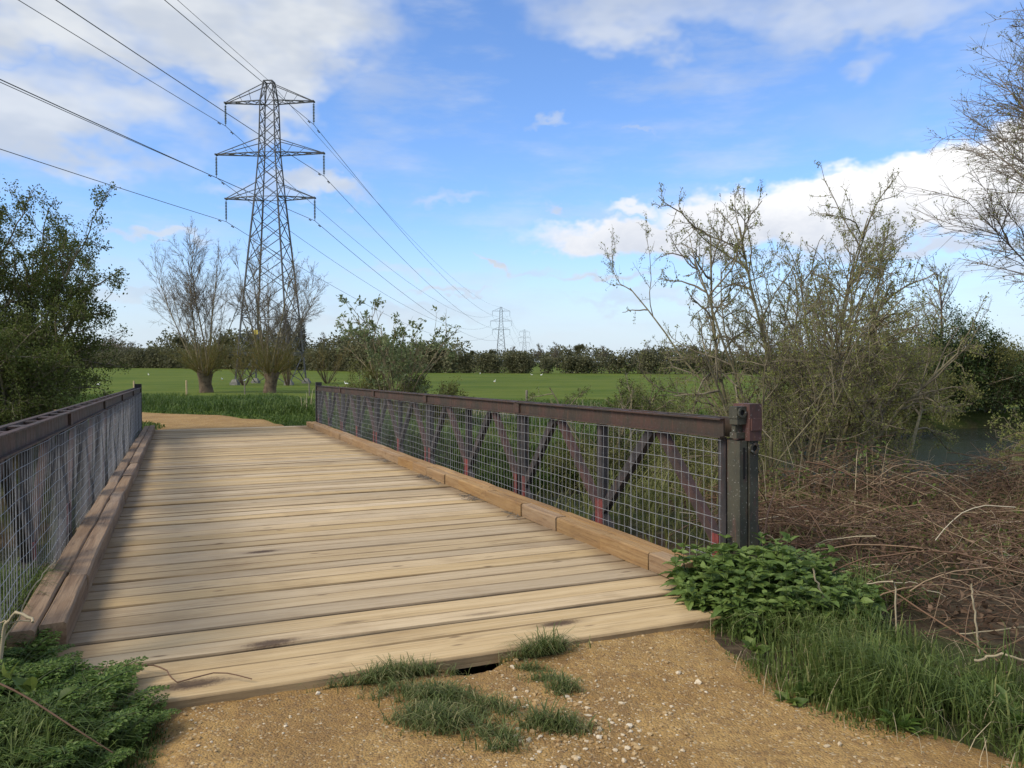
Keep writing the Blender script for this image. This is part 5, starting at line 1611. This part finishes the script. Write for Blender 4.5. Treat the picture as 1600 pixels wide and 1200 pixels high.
for k, (cx, cy, rx, ry, n, h, lab) in enumerate([
        (-0.63, 3.95, 0.30, 0.07, 1900, 0.065, 'long strip of grass against the front plank beside the dark gap'),
        (0.14, 4.23, 0.22, 0.06, 1400, 0.085, 'grass strip against the front plank on the other side of the dark gap'),
        (-0.38, 3.60, 0.25, 0.12, 2400, 0.055, 'biggest matted patch of grass in the middle of the gravel'),
        (-0.30, 3.33, 0.24, 0.13, 2000, 0.055, 'ragged dry-edged grass patch joined to the biggest patch'),
        (-0.10, 3.48, 0.13, 0.08, 800, 0.05, 'short leafy grass tuft touching the side of the biggest patch'),
        (0.15, 3.31, 0.17, 0.06, 1100, 0.06, 'flat wide grass tuft among white pebbles'),
        (-0.07, 3.17, 0.11, 0.09, 800, 0.06, 'small dark grass tuft among the pebbles below the biggest patch'),
        (0.24, 3.68, 0.07, 0.05, 380, 0.055, 'little round grass tuft beside the pebble patch'),
        (0.10, 3.95, 0.10, 0.04, 240, 0.035, 'thin faint grass wisp just below the front plank'),
        (0.16, 3.80, 0.12, 0.04, 260, 0.035, 'thin faint grass wisp between plank and pebbles')]):
    tuft('grass_tuft', cx, cy, rx, ry, n, h, lab, -0.25 if k > 1 else A_ * 0.4, k)

def far_grass():
    rng = np.random.default_rng(930)
    # lush bank beyond the bridge
    x = rng.uniform(-30, 9, 260000); y = 18 + 44 * rng.random(260000) ** 1.5
    rd = river_dist(x, y)
    fp = np.concatenate([far_path_dist(x[i:i + 20000], y[i:i + 20000]) for i in range(0, len(x), 20000)])
    keep = (rd > 4.6) & (fp > 1.72 + 0.5 * VNS(x, y, 0.7)) & off_deck(x, y) & (rng.random(len(x)) < np.clip(1.3 - (y - 17) / 42 + 0.7 * VNS(x, y, 0.5), 0.02, 1))
    x, y, fp = x[keep], y[keep], fp[keep]
    hh = 0.10 + 0.36 * smooth01((fp - 2.0) / 2.5) * np.clip(0.8 + 1.5 * VNS(x, y, 0.45), 0.1, 1.6) * (1 - smooth01((y - 44) / 16)) 
    P = np.column_stack([x, y, terr(x, y)])
    V, F, t = blades(rng, P, hh * rng.uniform(0.5, 1.2, len(x)), 0.032, 0.7, np.clip(rng.random(len(x)) * 0.8 + 0.5 * VNS(x + 2, y, 0.6), 0, 1))
    tag(link('bank_grass', mesh('bank_grass', V, F, M['grass_far'], False, t)), 'lush green grass covering the bank beyond the bridge', 'grass', kind='stuff')
    # tall pale stalks at the field edge
    n = 900
    x = rng.uniform(-8, 4, n); y = rng.uniform(29, 39, n)
    P = np.column_stack([x, y, terr(x, y)])
    V, F, t = blades(rng, P, rng.uniform(0.4, 1.1, n), 0.018, 0.35, rng.random(n))
    tag(link('dry_stalks', mesh('dry_stalks', V, F, M['straw'], False, t)), 'pale dry grass stalks at the field edge behind the mesh rail', 'grass', kind='stuff')
far_grass()

# nettles at the bridge corner
def toothed_leaves(rng, P, D, size, tint, width=0.6):
    """broad pointed leaves with a folded midrib and a few teeth"""
    n = len(P)
    D = unit(D)
    S = unit(np.cross(D, np.array([0, 0, 1.0]) + rng.normal(size=(n, 3)) * 0.35)); U = np.cross(S, D)
    L = size[:, None]; W = L * width * 0.5
    prof = [(0.10, 0.55), (0.30, 1.0), (0.36, 0.84), (0.58, 0.80), (0.63, 0.62), (0.82, 0.36)]
    mids = [P + D * L * f + U * L * (-0.10 * (2 * f - 1) ** 2) for f in (0.0, 0.33, 0.66, 1.0)]
    verts = list(mids)
    for sgn in (1, -1):
        for f, wf in prof:
            verts.append(P + D * L * f + S * sgn * W * wf + U * (L * (0.10 * wf - 0.10 * (2 * f - 1) ** 2)))
    V = np.stack(verts, 1).reshape(-1, 3)
    k = len(verts)
    tri = []
    for s in (0, 1):
        b = 4 + s * 6
        fan = [(0, b, b + 1), (0, b + 1, 1), (1, b + 1, b + 2), (1, b + 2, b + 3), (1, b + 3, 2), (2, b + 3, b + 4), (2, b + 4, b + 5), (2, b + 5, 3)]
        tri += fan if s == 0 else [(a, c, b_) for a, b_, c in fan]
    F = (np.arange(n)[:, None, None] * k + np.array(tri)[None]).reshape(-1, 3)
    return V, F, np.repeat(tint, k)

def nettle_clump(seed, n_st, h, rad):
    rng = np.random.default_rng(seed)
    a = rng.uniform(0, 6.28, n_st); r = np.sqrt(rng.random(n_st)) * rad
    st = np.column_stack([np.cos(a) * r, np.sin(a) * r, np.full(n_st, -0.03)])
    dr = np.column_stack([np.cos(a) * 0.25 * r / rad, np.sin(a) * 0.25 * r / rad, np.ones(n_st)]) + rng.normal(size=(n_st, 3)) * 0.08
    lv = grow(rng, st, dr, h * rng.uniform(0.6, 1.1, n_st), np.full(n_st, 0.003), [dict(seg=6, wob=0.05, up=0.02, tip=0.5)])
    pts = lv[0][0]
    P = []; D = []; S = []
    for j in range(1, 7):
        az = rng.uniform(0, 6.28, n_st) + j * 1.57
        for q in range(4 if j > 3 else 2):
            aa = az + q * np.pi / (2 if j > 3 else 1)
            P.append(pts[:, j]); D.append(np.column_stack([np.cos(aa), np.sin(aa), np.full(n_st, 0.1 - 0.35 * (j < 5) + (0.25 if j == 6 else 0))]) + rng.normal(size=(n_st, 3)) * 0.15)
            S.append(rng.uniform(0.75, 1.25, n_st) * (0.105 if j < 5 else 0.075 if j == 5 else 0.05))
    P = np.concatenate(P); D = np.concatenate(D); S = np.concatenate(S)
    V, F, t = toothed_leaves(rng, P, D, S, np.clip(rng.random(len(P)) * 0.8 + 0.2 * (P[:, 2] / h), 0, 1))
    return [('stems', wood_mesh('stems', lv, [4], M['nettle_stem'])), ('leaves', mesh('leaves', V, F, M['nettle'], False, t))]
M['nettle_stem'] = plain_mat('nettle_stem', (0.05, 0.08, 0.025), (0.09, 0.11, 0.04), 20)
nets = [nettle_clump(950 + k, 26, 0.30 + 0.03 * k, 0.17) for k in range(3)]
for k, (x, y, s) in enumerate([(*br(a, b)[:2], c) for a, b, c in [(1.38, 0.04, 0.9), (1.56, -0.02, 1.15), (1.76, 0.0, 1.3), (1.92, -0.08, 1.2), (1.40, -0.20, 0.8), (1.58, -0.26, 1.0), (1.78, -0.32, 1.05), (1.95, -0.40, 0.9), (1.50, 0.26, 1.1), (1.68, 0.22, 1.3), (1.86, 0.2, 1.3), (2.05, 0.05, 1.1), (2.12, -0.25, 0.9), (2.1, 0.3, 1.0), (1.34, -0.34, 0.5)]]):
    bx, by = to_br(x, y)
    r = tree_object('nettle_clump', (x, y, max(terr1(x, y), -0.06)), 'bright green clump of stinging nettles crowding the foot of the end post', 'nettles', nets[k % 3], 'nettles at the end post')
    r.rotation_euler.z = k * 1.3; r.scale = (s, s, s)
for k, (x, y, s) in enumerate([(2.42, 3.35, 0.55), (2.62, 3.05, 0.5), (2.15, 3.62, 0.45), (2.9, 3.3, 0.55)]):
    r = tree_object('nettle_clump', (x, y, terr1(x, y)), 'low young nettles growing through the long verge grass', 'nettles', nets[(k + 1) % 3], 'nettles in the verge grass')
    r.rotation_euler.z = k * 2.1; r.scale = (s, s, s)

# ferny cow parsley and bramble at the left corner
def parsley(seed, n_fr, size):
    rng = np.random.default_rng(seed)
    P = []; D = []; S = []; stem = []
    for k in range(n_fr):
        a = rng.uniform(0, 6.28); L = size * rng.uniform(0.6, 1.15)
        d0 = np.array([math.cos(a), math.sin(a), 0]); sd = np.array([-d0[1], d0[0], 0])
        pts = np.array([d0 * (L * f * 0.85) + np.array([0, 0, L * (0.95 * f - 0.50 * f * f)]) for f in np.linspace(0, 1, 8)])
        stem.append(pts)
        for f in np.linspace(0.32, 1.0, 8):
            i = min(int(f * 7), 6); c = pts[i] + (pts[i + 1] - pts[i]) * (f * 7 - i)
            pl = L * 0.42 * (1.12 - f)
            for s_ in (-1, 1):
                dd = unit(sd * s_ + d0 * 0.55 + np.array([0, 0, 0.05]))
                for g in np.linspace(0.2, 1.0, 6):
                    q = c + dd * pl * g
                    for e in (-1, 0, 1):
                        P.append(q); D.append(unit(dd * 0.8 + np.cross(dd, [0, 0, 1]) * e * 0.9 + rng.normal(size=3) * 0.2)); S.append(pl * 0.30 * (1.25 - g * 0.6) + 0.006)
    P = np.array(P); D = np.array(D); S = np.array(S)
    V, F, t = leaves(rng, P, D, S, width=0.42, fold=0.08)
    V2, F2 = tubes(np.array(stem), np.linspace(0.004, 0.0015, 8)[None].repeat(n_fr, 0), 4)
    mb = MB(); mb.add(V2, F2)
    return [('stems', mb.me('stems', M['nettle_stem'], True)), ('leaves', mesh('leaves', V, F, M['parsley'], False, t))]
pars = [parsley(970 + k, 15, 0.30) for k in range(3)]
for k, (x, y, s) in enumerate([(*br(a, b)[:2], c) for a, b, c in [(-1.86, -0.30, 0.7), (-2.0, -0.20, 1.15), (-2.20, -0.16, 1.3), (-2.42, -0.10, 1.4), (-2.65, -0.05, 1.45), (-1.95, -0.52, 0.8), (-2.12, -0.45, 1.15), (-2.35, -0.42, 1.3), (-2.62, -0.38, 1.4), (-2.85, 0.1, 1.5), (-2.80, -0.65, 1.2), (-2.30, -0.70, 1.0), (-2.05, -0.72, 0.85), (-2.50, 0.25, 1.3), (-2.75, 0.45, 1.4), (-2.10, 0.06, 1.05), (-2.3, 0.2, 1.2), (-2.45, 0.5, 1.2), (-2.6, 0.72, 1.2), (-2.95, 0.7, 1.4)]]):
    r = tree_object('cow_parsley', (x, y, max(terr1(x, y) + 0.01, -0.03)), 'ferny dark green cow parsley clump crowding the near end of the brown kerb', 'cow parsley', pars[k % 3], 'cow parsley at the kerb end')
    r.rotation_euler.z = k * 0.9; r.scale = (s, s, s)

def bramble_shoot(seed, pts, n_leaf, label, rad=0.006, group=None):
    rng = np.random.default_rng(seed)
    pts = np.array(pts, float)
    t = np.linspace(0, 1, len(pts)); tt = np.linspace(0, 1, 20)
    Q = np.column_stack([np.interp(tt, t, pts[:, i]) for i in range(3)])
    for _ in range(3): Q[1:-1] = (Q[:-2] + 2 * Q[1:-1] + Q[2:]) / 4
    base = Q[0].copy()
    Q = Q - base
    V, F = tubes(Q[None], np.linspace(rad, rad * 0.4, 20)[None], 6)
    mb = MB(); mb.add(V, F, 0.35)
    parts = [('cane', mb.me('cane', M['cane'], True, True))]
    k = rng.integers(2, 20, n_leaf)
    P = []; D = []; S = []
    for i in k:
        d = unit(rng.normal(size=3) + np.array([0, 0, 0.6]))
        c = Q[i] + d * 0.05
        for e in (-1, 0, 1):
            P.append(c); D.append(unit(d + np.cross(d, unit(rng.normal(size=3))) * e * 1.1)); S.append(rng.uniform(0.05, 0.085))
    V, F, t = toothed_leaves(rng, np.array(P), np.array(D), np.array(S), rng.random(len(P)), 0.7)
    parts.append(('leaves', mesh('leaves', V, F, M['bramble_leaf'], False, t)))
    tree_object('bramble_shoot', tuple(base), label, 'bramble', parts, group)
bramble_shoot(981, [(-2.75, 3.2, 0.02), (-2.35, 3.15, 0.36), (-1.95, 3.05, 0.30), (-1.62, 2.95, 0.16), (-1.45, 2.95, 0.05)], 9, 'arching brown bramble cane with a few leaves over the dark corner grass')
bramble_shoot(982, [(-2.95, 3.4, 0.02), (-2.6, 3.3, 0.42), (-2.3, 3.2, 0.46), (-2.1, 3.15, 0.38)], 17, 'leafy yellow-green bramble spray leaning out over the dark corner grass')

def dry_stem(seed, pts, label, rad=0.005, mat='straw'):
    pts = np.array(pts, float); base = pts[0].copy(); pts = pts - base
    t = np.linspace(0, 1, len(pts)); tt = np.linspace(0, 1, 14)
    Q = np.column_stack([np.interp(tt, t, pts[:, i]) for i in range(3)])
    rng = np.random.default_rng(seed)
    Q[1:] += rng.normal(size=(13, 3)) * 0.004
    V, F = tubes(Q[None], np.linspace(rad, rad * 0.7, 14)[None], 6)
    mb = MB(); mb.add(V, F, 0.35 + 0.3 * rng.random())
    o = mb.build('dead_stalk', M[mat], None, True, True, loc=tuple(base))
    tag(o, label, 'stalk', 'dead pale stalks')
dry_stem(1, [(-2.36, 3.62, 0.05), (-2.33, 3.62, 0.34), (-2.24, 3.58, 0.42), (-2.15, 3.55, 0.38)], 'thick bent straw stalk standing in the cow parsley', 0.009)
dry_stem(2, [(-2.62, 3.7, 0.30), (-2.2, 3.6, 0.37)], 'straight straw stalk lying across the cow parsley', 0.005)
dry_stem(3, [(-2.5, 3.75, 0.05), (-2.36, 3.9, 0.45), (-2.3, 4.0, 0.55)], 'thin straw stalk leaning against the brown kerb', 0.004)
dry_stem(4, [(1.80, 4.55, 0.0), (1.78, 4.55, 0.22), (1.73, 4.56, 0.36)], 'short pale broken stalk standing in front of the nettles', 0.007)
dry_stem(5, [(2.15, 4.40, -0.05), (2.13, 4.40, 0.32), (2.12, 4.41, 0.33), (2.0, 4.45, 0.30)], 'pale stalk snapped over at its top beside the nettles', 0.005)
dry_stem(6, [(2.55, 4.3, -0.05), (2.52, 4.3, 0.20), (2.5, 4.3, 0.34)], 'thin upright pale stalk between nettles and brambles', 0.006)
dry_stem(7, [(2.95, 3.7, 0.0), (2.93, 3.72, 0.2), (3.02, 3.7, 0.30), (3.1, 3.7, 0.27)], 'thick pale hooked stalk in the long verge grass', 0.007)
dry_stem(8, [(2.2, 3.75, 0.13), (2.32, 3.72, 0.17), (2.5, 3.68, 0.12)], 'short pale stalk lying on the verge grass', 0.007)
dry_stem(9, [(2.45, 4.35, 0.05), (3.3, 4.3, 0.14)], 'long straight straw stalk lying at the bramble edge', 0.0045)

# the bramble bank
def brambles():
    rng = np.random.default_rng(990)
    def region(n):
        x = rng.uniform(1.9, 9.5, n * 4); y = rng.uniform(4.0, 11.8, n * 4)
        g = edge_gap(x, y)
        bx, by = to_br(x, y)
        rd = river_dist(x, y)
        # between verge grass and the water, right of the truss
        ok = (bx > 2.15) & (rd < -4.5) & (x > 1.75 + 0.0 * y) & ((y > 5.2) | (x > 2.15 + 0.55 * (5.2 - y)))
        ok &= rng.random(n * 4) < np.clip(0.7 + 1.3 * VNS(x, y, 0.55), 0.05, 1)
        return x[ok][:n], y[ok][:n]
    def mound(x, y):
        return 0.10 + 0.80 * np.clip(0.45 + 1.6 * VNS(x + 3, y, 0.75), 0.03, 1.3) * smooth01((x - 2.0) / 1.2) * (1 - 0.85 * smooth01((river_dist(x, y) + 7.4) / 2.0))
    def canes(n, lmin, lmax, r0, r1, arch, seg=8):
        x, y = region(n); n = len(x)
        a = rng.uniform(0, 6.28, n) * (rng.random(n) < 0.55) + rng.normal(0.15, 0.6, n) + np.where(rng.random(n) < 0.5, np.pi, 0)
        L = rng.uniform(lmin, lmax, n)
        z0 = terr(x, y) + mound(x, y) * rng.random(n) ** 0.8
        t = np.linspace(0, 1, seg)[None]
        d = np.column_stack([np.cos(a), np.sin(a)])
        bend = rng.normal(0, 0.25, n)[:, None]
        along = (t - 0.5) * L[:, None]
        side = bend * L[:, None] * (t - 0.5) ** 2 * 2
        hgt = arch * L[:, None] * (0.25 - (t - 0.5) ** 2) * rng.uniform(-0.2, 1.3, n)[:, None] + rng.normal(0, 0.30, n)[:, None] * along
        P = np.stack([x[:, None] + d[:, :1] * along - d[:, 1:] * side, y[:, None] + d[:, 1:] * along + d[:, :1] * side, z0[:, None] + hgt], -1)
        P += np.cumsum(rng.normal(size=P.shape), 1) * 0.010
        gz = terr(P[:, :, 0], P[:, :, 1]) + 0.01
        P[:, :, 2] = np.maximum(P[:, :, 2], gz)
        return P, rng.uniform(r0, r1, n)[:, None].repeat(seg, 1)
    mb = MB()
    P, Rd = canes(5000, 0.25, 0.9, 0.0014, 0.0036, 0.6)
    P2, Rd2 = canes(8000, 0.10, 0.5, 0.0012, 0.0028, 0.5)
    V, F = tubes(P2, Rd2, 3); mb.add(V, F, np.repeat(np.clip(rng.normal(0.38, 0.28, len(P2)), 0, 1), 24))
    V, F = tubes(P, Rd, 3); mb.add(V, F, np.repeat(np.clip(rng.normal(0.52, 0.25, len(P)), 0, 1), 24))
    P, Rd = canes(170, 0.7, 1.8, 0.0035, 0.006, 0.6, 10)
    V, F = tubes(P, Rd, 4); mb.add(V, F, np.repeat(np.clip(rng.normal(0.6, 0.25, len(P)), 0, 1), 40))
    o = mb.build('bramble_canes', M['cane'], None, True, True)
    tag(o, 'tangled brown bramble canes covering the bank beside the stream', 'brambles', kind='stuff')
    P, Rd = canes(260, 0.3, 1.1, 0.002, 0.0042, 0.35)
    mb = MB(); V, F = tubes(P, Rd, 4); mb.add(V, F, np.repeat(rng.random(len(P)), 32))
    tag(mb.build('straw_stems', M['straw'], None, True, True), 'pale dead stems scattered through the bramble tangle', 'dead stems', kind='stuff')
    x, y = region(22000)
    P = np.column_stack([x, y, terr(x, y) + mound(x, y) * rng.random(len(x)) * 0.75])
    V, F, t = leaves(rng, P, unit(rng.normal(size=(len(x), 3))), rng.uniform(0.03, 0.075, len(x)), width=0.6)
    tag(link('dead_leaves', mesh('dead_leaves', V, F, M['litter'], False, t)), 'brown dead leaves caught under the bramble canes', 'dead leaves', kind='stuff')
    x, y = region(3400)
    k = VNS(x + 11, y, 0.9) > 0.02
    x, y = x[k], y[k]
    P = np.column_stack([x, y, terr(x, y) + mound(x, y) * rng.uniform(0.5, 1.1, len(x))])
    V, F, t = leaf_cluster(rng, P, np.tile([0, 0, 1.0], (len(P), 1)), 3, 0.03, 0.045, width=0.7)
    tag(link('bramble_leaves', mesh('bramble_leaves', V, F, M['bramble_leaf'], False, t)), 'scattered fresh green bramble leaves on the brown tangle', 'leaves', kind='stuff')
    # upright dead stems by the water
    n = 260
    x, y = region(n * 2); k = river_dist(x, y) > -7.5; x, y = x[k], y[k]
    P = np.column_stack([x, y, terr(x, y)])
    V, F, t = blades(rng, P, rng.uniform(0.4, 1.1, len(x)), 0.008, 0.4, rng.random(len(x)) * 0.6)
    tag(link('reed_stems', mesh('reed_stems', V, F, M['straw'], False, t)), 'thin upright dead stems near the water edge behind the brambles', 'dead stems', kind='stuff')
brambles()

def bank_cover():
    """low green and brown cover on the banks under the trees"""
    rng = np.random.default_rng(1001)
    n = 60000
    x = rng.uniform(-1, 16, n); y = rng.uniform(6.5, 34, n)
    rd = river_dist(x, y); bx, by = to_br(x, y)
    ok = (np.abs(rd) > 4.4 + 0.8 * smooth01((x - 3) / 8)) & (np.abs(rd) < 11) & (bx > 2.0)
    x, y, rd = x[ok], y[ok], rd[ok]
    g = VNS(x, y, 0.8)
    P = np.column_stack([x, y, terr(x, y)])
    V, F, t = blades(rng, P, rng.uniform(0.12, 0.5, len(x)) * (1 + g), 0.014, 0.9, np.clip(0.35 + g + 0.4 * rng.random(len(x)), 0, 1))
    tag(link('bank_herbs', mesh('bank_herbs', V, F, M['leaf_scrub'], False, t)), 'rough olive ground cover under the trees on the stream banks', 'ground cover', kind='stuff')
bank_cover()

def pebbles():
    rng = np.random.default_rng(1010)
    ico = np.array([(0, 0, 1), (0.894, 0, 0.447), (0.276, 0.851, 0.447), (-0.724, 0.526, 0.447), (-0.724, -0.526, 0.447), (0.276, -0.851, 0.447), (0.724, 0.526, -0.447), (-0.276, 0.851, -0.447), (-0.894, 0, -0.447), (-0.276, -0.851, -0.447), (0.724, -0.526, -0.447), (0, 0, -1)])
    tri = np.array([(0, 1, 2), (0, 2, 3), (0, 3, 4), (0, 4, 5), (0, 5, 1), (1, 6, 2), (2, 7, 3), (3, 8, 4), (4, 9, 5), (5, 10, 1), (6, 7, 2), (7, 8, 3), (8, 9, 4), (9, 10, 5), (10, 6, 1), (11, 7, 6), (11, 8, 7), (11, 9, 8), (11, 10, 9), (11, 6, 10)])
    n = 30000
    x = rng.uniform(-1.7, 2.4, n); y = rng.uniform(2.3, 5.0, n)
    g = edge_gap(x, y)
    patch = np.exp(-(((x - 0.28) / 0.36) ** 2 + ((y - 3.38) / 0.42) ** 2)) + 0.5 * np.exp(-(((x - 0.0) / 0.5) ** 2 + ((y - 2.95) / 0.25) ** 2)) + 0.35 * np.exp(-((g + 0.12) / 0.10) ** 2)
    bx, by = to_br(x, y)
    ok = (g < -0.02) & (by < -0.2) & (rng.random(n) < np.clip(0.05 + 0.60 * patch + 0.2 * VNS(x, y, 2.2), 0.02, 1))
    x, y, patch = x[ok], y[ok], patch[ok]; n = len(x)
    s = np.minimum(0.0022 + rng.exponential(0.0024, n) * (1 + 0.9 * patch), 0.015)
    ax = rng.uniform(0.65, 1.35, (n, 1, 3)) * np.array([1, 1, 0.62])
    a = rng.uniform(0, 6.28, n)
    V = ico[None] * ax * (1 + 0.14 * rng.normal(size=(n, 12, 1))) * s[:, None, None]
    c, sn = np.cos(a)[:, None], np.sin(a)[:, None]
    V = np.stack([V[:, :, 0] * c - V[:, :, 1] * sn, V[:, :, 0] * sn + V[:, :, 1] * c, V[:, :, 2]], -1)
    V += np.column_stack([x, y, path_z(x, y) + s * 0.22])[:, None]
    F = (np.arange(n)[:, None, None] * 12 + tri[None]).reshape(-1, 3)
    tag(link('pebbles', mesh('pebbles', V.reshape(-1, 3), F, M['pebble'], False, np.repeat(rng.random(n), 12))), 'loose pale and ochre pebbles scattered over the gravel path', 'pebbles', kind='stuff')
M['pebble'] = leaf_mat('pebble', (0.30, 0.19, 0.08), (0.42, 0.30, 0.15), (0.60, 0.53, 0.40), 0.0, 0.85)
pebbles()

def deck_debris():
    """dry leaf scraps gathered along the right kerb and a twig at the near corner"""
    rng = np.random.default_rng(1020)
    mb = MB()
    for (y0, n) in ((4.6, 26), (6.0, 12), (6.6, 30), (8.9, 26), (3.4, 10)):
        for k in range(n):
            yy = y0 + rng.normal(0, 0.16); xx = kr_x(yy) - abs(rng.normal(0, 0.06)) - 0.02
            a = rng.uniform(0, 3.14); L = rng.uniform(0.02, 0.06)
            mb.bar((xx - math.cos(a) * L, yy - math.sin(a) * L, 0.008), (xx + math.cos(a) * L, yy + math.sin(a) * L, 0.012 + rng.random() * 0.012), 0.006, 0.004)
    o = mb.build('twig_litter', M['post_grey']); o.matrix_world = bridge.matrix_world.copy()
    tag(o, 'dry twig scraps gathered on the deck along the orange kerb', 'twigs', kind='stuff')
    p = [br(-1.95, 0.35, 0.02), br(-1.80, 0.2, 0.05), br(-1.72, 0.05, 0.06), br(-1.70, -0.05, 0.03), br(-1.5, -0.02, 0.05), br(-1.36, -0.12, 0.02)]
    dry_stem(40, p, 'thin dark twig lying on the first planks by the cow parsley', 0.004, 'cane')
deck_debris()

# broad-leaved weeds and dead straw mixed into the verge
def weeds():
    rng = np.random.default_rng(1040)
    def rosette(seed, n, L, w, mat):
        r = np.random.default_rng(seed)
        a = r.uniform(0, 6.28, n)
        P = np.zeros((n, 3)) + r.normal(size=(n, 3)) * 0.008; P[:, 2] = 0.004
        D = np.column_stack([np.cos(a), np.sin(a), r.uniform(0.15, 1.0, n)])
        V, F, t = toothed_leaves(r, P, D, L * r.uniform(0.5, 1.1, n), r.random(n), w)
        return mesh('weed', V, F, M[mat], False, t)
    kinds = [rosette(1, 14, 0.13, 0.36, 'nettle'), rosette(2, 12, 0.085, 0.6, 'bramble_leaf'), rosette(3, 16, 0.11, 0.45, 'parsley')]
    k = 0
    while k < 46:
        x = rng.uniform(1.2, 3.6); y = rng.uniform(2.2, 4.7)
        g = float(edge_gap(np.array([x]), np.array([y]))[0])
        if not (0.05 < g < 1.3): continue
        o = link('weed', kinds[k % 3], None, (x, y, terr1(x, y) + 0.02 + 0.05 * min(g, 0.8)))
        o.rotation_euler = (rng.normal(0, 0.15), rng.normal(0, 0.15), rng.uniform(0, 6.28)); sc = rng.uniform(0.6, 1.25); o.scale = (sc, sc, sc)
        tag(o, ('narrow-leaved green dock seedling in the verge grass beside the gravel', 'small yellow-green rounded weed in the verge grass beside the gravel', 'dark green leafy weed in the verge grass beside the gravel')[k % 3], 'weed', 'weeds in the verge')
        k += 1
    n = 330
    x = rng.uniform(1.1, 4.2, n * 3); y = rng.uniform(2.0, 5.0, n * 3); g = edge_gap(x, y)
    ok = (g > 0.0) & (g < 1.5) & off_deck(x, y); x, y = x[ok][:n], y[ok][:n]
    P = np.column_stack([x, y, terr(x, y) + rng.uniform(0, 0.05, len(x))])
    V, F, t = blades(rng, P, rng.uniform(0.05, 0.17, len(x)), 0.0026, 1.6, rng.random(len(x)) * 0.4)
    tag(link('dead_grass', mesh('dead_grass', V, F, M['straw'], False, t)), 'dead straw blades mixed through the verge grass', 'dead grass', kind='stuff')
weeds()
